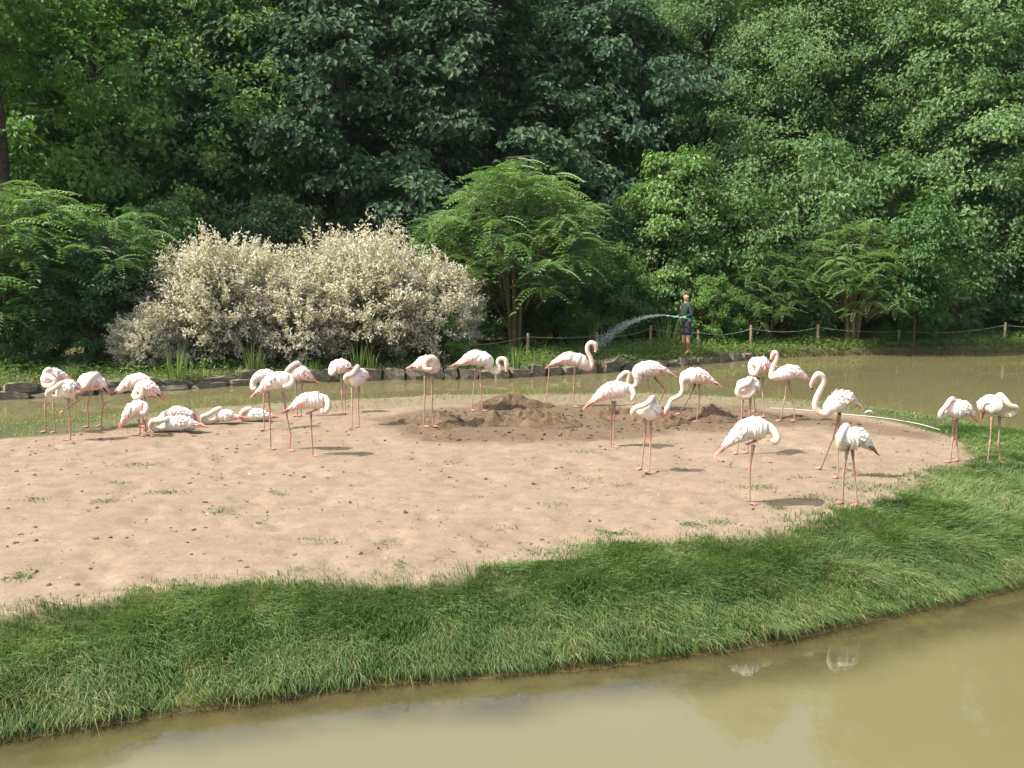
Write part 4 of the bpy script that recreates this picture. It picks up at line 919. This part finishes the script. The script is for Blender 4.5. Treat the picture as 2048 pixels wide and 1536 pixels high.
mound(875, 846, 0.62, 0.18, 3, 'low crumbly soil mound at the feet of the preening flamingo')
mound(1112, 838, 0.18, 0.16, 4, 'small dark clod heap beside the largest mound', 0.9)
mound(1425, 838, 0.55, 0.25, 5, 'soil mound behind the feeding flamingo')
mound(1335, 846, 0.40, 0.16, 6, 'flat heap standing in for shadow lumps under the bill of the feeding flamingo')  # dark heap modelled in place of lumps of shadow
mound(1225, 826, 0.34, 0.14, 7, 'small flat heap in place of a shadow behind the pink-legged flamingo')  # raised soil shape stands in for a dark shadow

# clods, pebbles and droppings
ico = np.array([(0, 0, 1), (0.89, 0, 0.45), (0.28, 0.85, 0.45), (-0.72, 0.53, 0.45), (-0.72, -0.53, 0.45), (0.28, -0.85, 0.45), (0.72, 0.53, -0.45), (-0.28, 0.85, -0.45), (-0.89, 0, -0.45), (-0.28, -0.85, -0.45), (0.72, -0.53, -0.45), (0, 0, -1)])
icf = np.array([(0, 1, 2), (0, 2, 3), (0, 3, 4), (0, 4, 5), (0, 5, 1), (1, 6, 2), (2, 7, 3), (3, 8, 4), (4, 9, 5), (5, 10, 1), (2, 6, 7), (3, 7, 8), (4, 8, 9), (5, 9, 10), (1, 10, 6), (11, 7, 6), (11, 8, 7), (11, 9, 8), (11, 10, 9), (11, 6, 10)])
def lumps(name, x, y, size, mat, label, cat, flat=0.6, zoff=0.2):
    n = len(x); sc = size[:, None, None] * (1 + 0.3 * g.normal(0, 1, (n, 12, 1))) * np.array([1, 1, flat])
    yaw = g.random(n) * 6.28; V = ico[None] * sc * np.stack([0.7 + 0.8 * g.random(n), 0.7 + 0.6 * g.random(n), np.ones(n)], -1)[:, None]
    V = np.stack([V[..., 0] * np.cos(yaw)[:, None] - V[..., 1] * np.sin(yaw)[:, None], V[..., 0] * np.sin(yaw)[:, None] + V[..., 1] * np.cos(yaw)[:, None], V[..., 2]], -1)
    V = V + np.stack([x, y, island_z(x, y) + zoff * size], -1)[:, None]
    F = (icf[None] + (np.arange(n) * 12)[:, None, None]).reshape(-1, 3)
    tag(obj(name, mesh(name, V.reshape(-1, 3), F, [mat])), label, cat, kind='stuff')
m_clod = simple_mat('clod', (0.09, 0.0638, 0.0413), (0.2025, 0.15, 0.1013), 5.0, 0.95, 0.1)
m_white = simple_mat('white_dropping', (0.425, 0.391, 0.34), (0.561, 0.527, 0.4845), 9.0, 0.9, 0.1)
onsand = lambda x, y: (sdist(x, y, SAND) > 0.05) & (g.random(len(x)) < 0.25 + 0.9 * fbm(x * 1.1, y * 1.1, 201) ** 2)
x, y = scatter(17000, -11, 9.5, 7.2, 17.8, g, onsand)
lumps('soil_clods', x, y, 0.002 + 0.024 * g.random(len(x)) ** 7, m_clod, 'small dark clods scattered over the sand', 'clods')
x, y = scatter(9000, -4.5, 7.5, 12.0, 18.5, g, lambda x, y: sdist(x, y, WET) > 0.3)
lumps('mud_clods', x, y, 0.003 + 0.035 * g.random(len(x)) ** 6, m_dirt, 'crumbly soil clods around the mounds', 'clods')
x, y = scatter(330, -10, 9, 7.2, 17.5, g, lambda x, y: (sdist(x, y, SAND) > 0.05))
lumps('white_droppings', x, y, 0.004 + 0.011 * g.random(len(x)) ** 3, m_white, 'white droppings and small feathers on the sand', 'droppings', 0.35, 0.1)

# white feather and the pale cable along the back rim
p = G(1738, 829); pp = np.array([[-0.13, 0, 0.0], [-0.06, 0.01, 0.045], [0.03, 0.0, 0.06], [0.13, -0.02, 0.02]])
q, _ = catmull(pp * 0.6, 12); wv_ = np.concatenate([q - [0, 0.03, 0], q + [0, 0.03, 0.01]]) ; mbf = MB()
v, f = tube(q, np.array([0.004, 0.014, 0.024, 0.03, 0.034, 0.036, 0.036, 0.034, 0.03, 0.022, 0.012, 0.003]) * 0.65, 8); mbf.add(v, f)
tag(obj('white_feather', mbf.build('white_feather', [m_white]), loc=(p[0], p[1], float(island_z(p[0], p[1])) + 0.02)), 'single curled white feather lying in the weed behind the large flamingo', 'feather')
m_cable = simple_mat('pale_cable', (0.40, 0.43, 0.38), (0.50, 0.52, 0.47), 5.0, 0.5)
cp = [G(u, v) for u, v in [(1540, 818), (1600, 821), (1690, 831), (1760, 838), (1830, 850), (1880, 862)]]
cq, _ = catmull(np.array([[c_[0], c_[1], float(island_z(c_[0], c_[1])) + 0.02] for c_ in cp]), 60)
mbc = MB(); v, f = tube(cq, 0.0055, 7, (0, 0, 1)); mbc.add(v, f)
tag(obj('cable', mbc.build('cable', [m_cable])), 'pale cable lying along the back rim of the sand', 'cable')

# ---- stone edging of the far bank
m_stone = simple_mat('edging_stone', (0.0723, 0.0612, 0.0467), (0.221, 0.1938, 0.153), 6.0, 0.92, 0.15, 0.8, 0.03)
def stone_mesh(seed):
    r_ = np.random.default_rng(seed); bm = bmesh.new(); bmesh.ops.create_cube(bm, size=1.0)
    bmesh.ops.subdivide_edges(bm, edges=bm.edges[:], cuts=1, use_grid_fill=True)
    for v_ in bm.verts:
        c_ = v_.co; k_ = 1 - 0.14 * (c_.length / 0.87) ** 2
        v_.co = Vector((c_.x * k_ + r_.normal(0, 0.075), c_.y * k_ + r_.normal(0, 0.045), c_.z * k_ + r_.normal(0, 0.085)))
    me = bpy.data.meshes.new('stone'); bm.to_mesh(me); bm.free(); me.materials.append(m_stone); return me
SM = [stone_mesh(300 + i) for i in range(7)]
edging = bpy.data.objects.new('stone_edging', None); COL.objects.link(edging)
edging.location = (float(SHORE[10, 0]), float(SHORE[10, 1]), WATER_Z)
tag(edging, 'row of rough natural stones edging the far bank', 'stone edging')
e0 = np.array(edging.location)
xcur = -14.5; i = 0
while xcur < 6.9:
    block = xcur > -5.2
    ln = (0.30 + 0.28 * g.random()) if block else (0.40 + 0.45 * g.random())
    hh = (0.26 + 0.13 * g.random()) if block else (0.13 + 0.10 * g.random())
    if xcur > 3.6: hh *= 0.75; ln *= 0.8
    for lay in range(1 if block else 2):
        xm = xcur + ln / 2 + (0.12 * lay); ym = shore_y(xm) + 0.02 + 0.10 * lay
        sl = math.atan2(shore_y(xm + 0.3) - shore_y(xm - 0.3), 0.6)
        zc = WATER_Z - 0.06 + hh * 0.5 + lay * hh * 0.85
        s_ = obj('stone', SM[int(g.integers(7))], edging, loc=np.array([xm, ym, zc]) - e0, rz=sl + g.normal(0, 0.10), scale=(ln * 1.03, 0.30 + 0.12 * g.random(), hh * 1.12))
        s_.rotation_euler[1] = g.normal(0, 0.06)
    xcur += ln * 1.0 + 0.015; i += 1
tilt = obj('stone', SM[2], edging, loc=np.array([G(1238, 728, -0.3)[0], shore_y(G(1238, 728, -0.3)[0]) - 0.05, -0.24]) - e0, scale=(0.30, 0.12, 0.30)); tilt.rotation_euler = (0.15, 0.75, 0)
tilt = obj('stone', SM[4], edging, loc=np.array([G(655, 748, -0.3)[0], shore_y(G(655, 748, -0.3)[0]) - 0.12, -0.30]) - e0, scale=(0.26, 0.14, 0.26)); tilt.rotation_euler = (0.2, 0.8, 0.2)

# ---- rope fence
m_post = simple_mat('weathered_post', (0.20, 0.15, 0.09), (0.36, 0.28, 0.18), 9.0, 0.85, 0.2)
m_rope = simple_mat('pale_rope', (0.22, 0.21, 0.17), (0.34, 0.32, 0.27), 30.0, 0.9, 0.1)
fence = bpy.data.objects.new('rope_fence', None); COL.objects.link(fence)
posts = [(860, 726, 40), (1055, 712, 42), (1194, 703, 34), (1300, 692, 38), (1397, 694, 30), (1502, 692, 40), (1640, 689, 38), (1812, 687, 24), (2022, 684, 36), (2180, 683, 34)]
PT = []
for u, v, hp in posts:
    p = G(u, v, -0.16); p[1] = max(p[1], shore_y(p[0]) + 0.7); p[2] = float(bank_z(p[0], p[1])); h = hp * p[1] / FPX + 0.04
    PT.append((p, h))
fence.location = [float(c_) for c_ in PT[0][0]]; f0 = np.array(fence.location)
tag(fence, 'low fence of wooden posts strung with a sagging pale rope', 'fence')
for p, h in PT:
    a = np.linspace(0, 2 * np.pi, 8, endpoint=False); lv = [(-0.1, 0.045), (h * 0.5, 0.043), (h - 0.03, 0.042), (h, 0.034), (h + 0.004, 0.001)]
    t_ = g.normal(0, 0.03, 2)
    V = np.concatenate([np.stack([r_ * np.cos(a) + t_[0] * z_, r_ * np.sin(a) + t_[1] * z_, np.full(8, z_)], 1) for z_, r_ in lv])
    obj('post', mesh('post', V, grid_faces(5, 8, True), [m_post], smooth=False), fence, loc=p - f0)
for (p, h), (q, h2) in zip(PT[:-1], PT[1:]):
    A = p - f0 + [0, -0.045, h * 0.86]; B = q - f0 + [0, -0.045, h2 * 0.86]; t_ = np.linspace(0, 1, 18)[:, None]
    path = A * (1 - t_) + B * t_ - np.array([0, 0, 0.05 + 0.08 * g.random()]) * 4 * t_ * (1 - t_)
    v, f = tube(path, 0.0075, 6); mbr = MB(); mbr.add(v, f); obj('rope', mbr.build('rope', [m_rope]), fence)

# thin trunk standing by the fence
p = G(1834, 690, -0.16); mbt = MB()
v, f = tube(catmull(np.array([[0, 0, -0.1], [0.02, 0, 1.0], [-0.03, 0, 2.2], [0.02, 0.1, 3.6]]), 10)[0], np.linspace(0.06, 0.03, 10), 8); mbt.add(v, f)
sap = bpy.data.objects.new('young_tree', None); COL.objects.link(sap); sap.location = (float(p[0]), float(p[1]) + 0.3, float(bank_z(p[0], p[1] + 0.3)))
tag(sap, 'young tree with thin straight dark trunk just behind the rope', 'tree')
obj('trunk', mbt.build('sapling_trunk', [m_bark]), sap)
cm2, _ = crown_mesh('sapling_crown', seed=55, z0=1.7, z1=4.8, rad=1.0, nb=22, br=0.55, ns=8, nl=36, leaf=0.14, mat=m_leaf, spray=0.18)
o_ = obj('crown', cm2, sap); o_.color = (0.62, 0.75, 0.65, 1)

# ---- the gardener
def skin_mesh(name, V, E, rad, mat, sub=2, root=0, smooth=True):
    me = bpy.data.meshes.new(name); me.from_pydata([tuple(map(float, v_)) for v_ in V], E, [])
    o_ = bpy.data.objects.new('tmp', me); COL.objects.link(o_)
    md = o_.modifiers.new('skin', 'SKIN'); md.use_smooth_shade = True
    for i_, r_ in enumerate(rad):
        me.skin_vertices[0].data[i_].radius = r_ if hasattr(r_, '__len__') else (r_, r_)
    me.skin_vertices[0].data[root].use_root = True
    sb = o_.modifiers.new('sub', 'SUBSURF'); sb.levels = sub; sb.render_levels = sub
    dg = bpy.context.evaluated_depsgraph_get(); dg.update()
    res = bpy.data.meshes.new_from_object(o_.evaluated_get(dg)); res.name = name
    bpy.data.objects.remove(o_); bpy.data.meshes.remove(me)
    res.materials.clear(); res.materials.append(mat)
    return res
m_skin = simple_mat('skin', (0.44, 0.25, 0.17), (0.52, 0.31, 0.22), 12.0, 0.6)
m_jacket = simple_mat('dark_green_jacket', (0.012, 0.026, 0.019), (0.024, 0.044, 0.031), 10.0, 0.85)
m_shorts = simple_mat('dark_shorts', (0.016, 0.020, 0.024), (0.035, 0.04, 0.045), 10.0, 0.9)
m_boot = simple_mat('brown_boots', (0.16, 0.085, 0.045), (0.24, 0.13, 0.07), 10.0, 0.7)
m_hair = simple_mat('brown_hair', (0.05, 0.028, 0.015), (0.12, 0.06, 0.03), 40.0, 0.8)
m_hose = simple_mat('teal_hose', (0.02, 0.30, 0.27), (0.04, 0.42, 0.36), 9.0, 0.45)
pp = G(1372, 704, -0.16); pp[1] = max(pp[1], shore_y(pp[0]) + 0.5); pz = float(bank_z(pp[0], pp[1]))
# joints, z up, facing -x and a little to the viewer (-y)
J = dict(pel=(0, 0, 0.98), waist=(-0.01, 0, 1.12), chest=(-0.02, 0, 1.34), neck0=(-0.02, 0, 1.50), neck1=(-0.035, -0.01, 1.58), head0=(-0.05, -0.015, 1.66), head1=(-0.05, -0.015, 1.76),
         sl=(-0.07, -0.19, 1.45), el=(-0.10, -0.27, 1.19), hl=(-0.28, -0.20, 1.08), sr=(0.03, 0.19, 1.45), er=(0.02, 0.27, 1.18), hr=(-0.17, 0.10, 1.10),
         tl=(-0.02, -0.10, 0.92), kl=(-0.05, -0.12, 0.50), al=(-0.02, -0.13, 0.09), fl=(-0.19, -0.17, 0.035), tr=(0.02, 0.10, 0.92), kr=(0.02, 0.12, 0.50), ar=(0.06, 0.13, 0.09), fr=(-0.11, 0.12, 0.035))
ca_, sa_ = math.cos(R(40)), math.sin(R(40))                 # body turned towards the water
JJ = {k_: np.array((v_[0] * ca_ - v_[1] * sa_, v_[0] * sa_ + v_[1] * ca_, v_[2])) * 0.99 for k_, v_ in J.items()}
JJ['hl'] = np.array((-0.12, -0.33, 1.10)); JJ['hr'] = np.array((-0.27, 0.02, 1.09)); JJ['el'] = np.array((0.11, -0.29, 1.17)); JJ['er'] = np.array((-0.13, 0.24, 1.16))
nm = list(JJ); ix = {k_: i_ for i_, k_ in enumerate(nm)}
E = [('pel', 'waist'), ('waist', 'chest'), ('chest', 'neck0'), ('neck0', 'neck1'), ('neck1', 'head0'), ('head0', 'head1'), ('chest', 'sl'), ('sl', 'el'), ('el', 'hl'), ('chest', 'sr'), ('sr', 'er'), ('er', 'hr'),
     ('pel', 'tl'), ('tl', 'kl'), ('kl', 'al'), ('al', 'fl'), ('pel', 'tr'), ('tr', 'kr'), ('kr', 'ar'), ('ar', 'fr')]
rad = dict(pel=(0.13, 0.15), waist=(0.11, 0.135), chest=(0.12, 0.15), neck0=0.06, neck1=0.055, head0=0.088, head1=0.082, sl=0.062, el=0.042, hl=0.028, sr=0.062, er=0.042, hr=0.028, tl=0.085, kl=0.055, al=0.038, fl=0.035, tr=0.085, kr=0.055, ar=0.038, fr=0.035)
V = [JJ[k_] for k_ in nm]; EE = [(ix[a_], ix[b_]) for a_, b_ in E]; RR = [rad[k_] for k_ in nm]
def add_chain(base, pts_, r_):
    j = base
    for q_ in pts_:
        V.append(np.array(q_)); RR.append(r_); EE.append((j, len(V) - 1)); j = len(V) - 1
for hk in ('hl', 'hr'):                       # palms and five curled fingers closing round the nozzle
    hb = JJ[hk]; sgn = 1 if hk == 'hl' else -1
    palm = hb + [-0.045, 0, -0.005]; V.append(palm); RR.append((0.022, 0.036)); EE.append((ix[hk], len(V) - 1)); pi_ = len(V) - 1
    for q_, dy in enumerate((-0.030, -0.010, 0.010, 0.028)):
        l_ = (0.030, 0.036, 0.034, 0.026)[q_]
        add_chain(pi_, [palm + [-0.03, dy, 0.008], palm + [-0.03 - l_, dy * 1.05, -0.002], palm + [-0.02 - l_, dy * 1.05, -0.030]], 0.0088)
    add_chain(pi_, [palm + [-0.005, sgn * 0.034, 0.012], palm + [-0.030, sgn * 0.040, 0.0], palm + [-0.045, sgn * 0.030, -0.016]], 0.0098)
person = obj('person', skin_mesh('person', V, EE, RR, m_skin), loc=(pp[0], pp[1], pz + 0.005), scale=0.985)
tag(person, 'person in a dark green top and dark shorts watering the bank with a hose', 'person')
def clothe(name, chain, radii, mat):
    ks = list(radii); iy = {k_: i_ for i_, k_ in enumerate(ks)}
    obj(name, skin_mesh(name, [radii[k_][1] if isinstance(radii[k_], tuple) and hasattr(radii[k_][1], '__len__') else JJ[k_] for k_ in ks], [(iy[a_], iy[b_]) for a_, b_ in chain], [radii[k_][0] if isinstance(radii[k_], tuple) and hasattr(radii[k_][1], '__len__') else radii[k_] for k_ in ks], mat), person)
mid = lambda a_, b_, t_: JJ[a_] * (1 - t_) + JJ[b_] * t_
clothe('jacket', [('hip', 'waist'), ('waist', 'chest'), ('chest', 'coll'), ('chest', 'sl'), ('sl', 'el'), ('el', 'cl'), ('chest', 'sr'), ('sr', 'er'), ('er', 'cr')],
       dict(hip=((0.165, 0.195), JJ['pel'] + [0, 0, -0.13]), waist=((0.155, 0.185), JJ['waist']), chest=((0.165, 0.205), JJ['chest']), coll=((0.07, 0.075), JJ['neck0'] + [0, 0, 0.015]), sl=((0.078, 0.078), JJ['sl']), el=((0.058, 0.058), JJ['el']), cl=((0.044, 0.044), mid('el', 'hl', 0.88)), sr=((0.078, 0.078), JJ['sr']), er=((0.058, 0.058), JJ['er']), cr=((0.044, 0.044), mid('er', 'hr', 0.88))), m_jacket)
clothe('shorts', [('top', 'pel'), ('pel', 'tl'), ('tl', 'ml'), ('pel', 'tr'), ('tr', 'mr')],
       dict(pel=((0.142, 0.165), JJ['pel']), top=((0.132, 0.152), JJ['pel'] + [0, 0, 0.08]), tl=((0.115, 0.115), JJ['tl']), ml=((0.108, 0.108), mid('tl', 'kl', 0.92)), tr=((0.115, 0.115), JJ['tr']), mr=((0.108, 0.108), mid('tr', 'kr', 0.92))), m_shorts)
for s_ in 'lr':
    clothe('boot', [('k', 'a'), ('a', 'f')], dict(k=((0.066, 0.066), mid('k' + s_, 'a' + s_, 0.30)), a=((0.056, 0.056), JJ['a' + s_]), f=((0.046, 0.042), JJ['f' + s_])), m_boot)
# hair cap, eyes, nose, ears, mouth on the head
hc = JJ['head1'] + [0.018, 0.004, 0.012]
lat_ = np.linspace(0.02, 1.75, 8)[:, None]; lo_ = np.linspace(0, 2 * np.pi, 16, endpoint=False)[None]
cut = np.where(np.cos(lo_ - np.pi) > 0.2, 0.62, 1.0)
HV = np.stack([0.100 * np.sin(lat_ * cut) * np.cos(lo_), 0.092 * np.sin(lat_ * cut) * np.sin(lo_), 0.098 * np.cos(lat_ * cut) + 0 * lo_], -1) * (1 + 0.05 * g.normal(0, 1, (8, 16, 1)))
obj('hair', mesh('hair', HV.reshape(-1, 3) + hc, grid_faces(8, 16, True), [m_hair], smooth=True), person)
fw = np.array([-0.86, -0.51, 0.0]); sd_ = np.array([0.51, -0.86, 0.0]); hcen = 0.5 * (JJ['head0'] + JJ['head1'])
def ball(c_, r_): return ico * r_ + c_, icf
for nme, offs, r_, mt in (('nose', [(0.098, 0, -0.012)], (0.014, 0.012, 0.022), m_skin), ('ear', [(0.0, 0.088, -0.005), (0.0, -0.088, -0.005)], (0.018, 0.012, 0.030), m_skin), ('eye', [(0.084, 0.032, 0.022), (0.084, -0.032, 0.022)], (0.010, 0.010, 0.008), m_black), ('mouth', [(0.086, 0, -0.052)], (0.012, 0.024, 0.005), m_bill)):
    for of in offs:
        v, f = ball(hcen + fw * of[0] + sd_ * of[1] + np.array([0, 0, of[2]]), np.array(r_)); mm = MB(); mm.add(v, f); obj(nme, mm.build(nme, [mt]), person)

# hose with nozzle, in the hands
nz_ = np.array(person.location) + (JJ['hr'] + [-0.10, 0.0, 0.005]) * 0.985
ha = np.array(person.location) + (JJ['hl'] + [-0.05, -0.005, -0.01]) * 0.985
P0 = np.array(person.location)
hp = catmull(np.array([nz_ + [-0.06, 0, 0.01], nz_, ha, P0 + [0.10, -0.30, 1.00], P0 + [0.22, 0.05, 0.85], P0 + [0.16, 0.26, 0.40], P0 + [0.18, 0.40, 0.03], P0 + [0.20, 0.9, 0.03], P0 + [0.4, 2.2, 0.03]]), 60)[0]
hose = bpy.data.objects.new('garden_hose', None); COL.objects.link(hose); hose.location = nz_.tolist()
tag(hose, 'teal garden hose held by the gardener', 'hose')
mh = MB(); v, f = tube(hp - nz_, 0.014, 8); mh.add(v, f); obj('tube', mh.build('tube', [m_hose]), hose)
mh = MB(); v, f = tube(np.array([nz_ + [0.02, 0, 0], nz_ + [-0.05, 0, 0.01], nz_ + [-0.06, 0, 0.012], nz_ + [-0.13, 0, 0.025]]) - nz_, [0.022, 0.022, 0.016, 0.011], 10); mh.add(v, f); obj('nozzle', mh.build('nozzle', [m_hose]), hose)

# water jet: drops along a ballistic arc
m_drop, nt, out = new_mat('water_drops')
dp = principled(nt, out, (0.75, 0.78, 0.80), 0.15, 0.5); dp.inputs['Transmission Weight'].default_value = 0.35
nd_ = 4200; t_ = g.random(nd_) ** 0.8
tip = nz_ + [-0.13, 0, 0.025]; vx = -4.1; vz = 0.55; tt = t_ * 0.66
spread = 0.012 + 0.11 * t_ ** 1.3
D = np.stack([tip[0] + vx * tt * (0.9 + 0.2 * g.random(nd_)), tip[1] - 0.9 * tt + g.normal(0, 1, nd_) * spread, tip[2] + vz * tt - 0.5 * 8.2 * tt ** 2 + g.normal(0, 1, nd_) * spread * 0.8], 1)
D = D[D[:, 2] > -0.2]; nd_ = len(D)
sz = 0.002 + 0.007 * g.random(nd_) ** 2
octv = np.array([(1, 0, 0), (-1, 0, 0), (0, 1, 0), (0, -1, 0), (0, 0, 1), (0, 0, -1)]) * np.array([1.8, 0.8, 0.9]); octf = np.array([(0, 2, 4), (2, 1, 4), (1, 3, 4), (3, 0, 4), (2, 0, 5), (1, 2, 5), (3, 1, 5), (0, 3, 5)])
DV = octv[None] * sz[:, None, None] + D[:, None]
tag(obj('water_spray', mesh('water_spray', DV.reshape(-1, 3), (octf[None] + (np.arange(nd_) * 6)[:, None, None]).reshape(-1, 3), [m_drop])), 'jet of water drops arching from the hose nozzle', 'spray', kind='stuff')

# ---- thin summer haze between the camera and the wood
m_haze, nt, out = new_mat('haze_air')
pv = nt.nodes.new('ShaderNodeVolumePrincipled')
pv.inputs['Color'].default_value = (0.80, 0.93, 0.97, 1)
pv.inputs['Density'].default_value = 0.00014
pv.inputs['Anisotropy'].default_value = 0.2
nt.links.new(pv.outputs[0], out.inputs['Volume'])
hx, hy0, hy1, hz0, hz1 = 640.0, -520.0, 720.0, -3.0, 30.0
hv = [(-hx, hy0, hz0), (hx, hy0, hz0), (hx, hy1, hz0), (-hx, hy1, hz0), (-hx, hy0, hz1), (hx, hy0, hz1), (hx, hy1, hz1), (-hx, hy1, hz1)]
hz = obj('haze', mesh('haze', hv, np.array([(0, 3, 2, 1), (4, 5, 6, 7), (0, 1, 5, 4), (1, 2, 6, 5), (2, 3, 7, 6), (3, 0, 4, 7)]), [m_haze]))
tag(hz, 'thin pale summer haze softening the far wood', 'haze', kind='stuff')
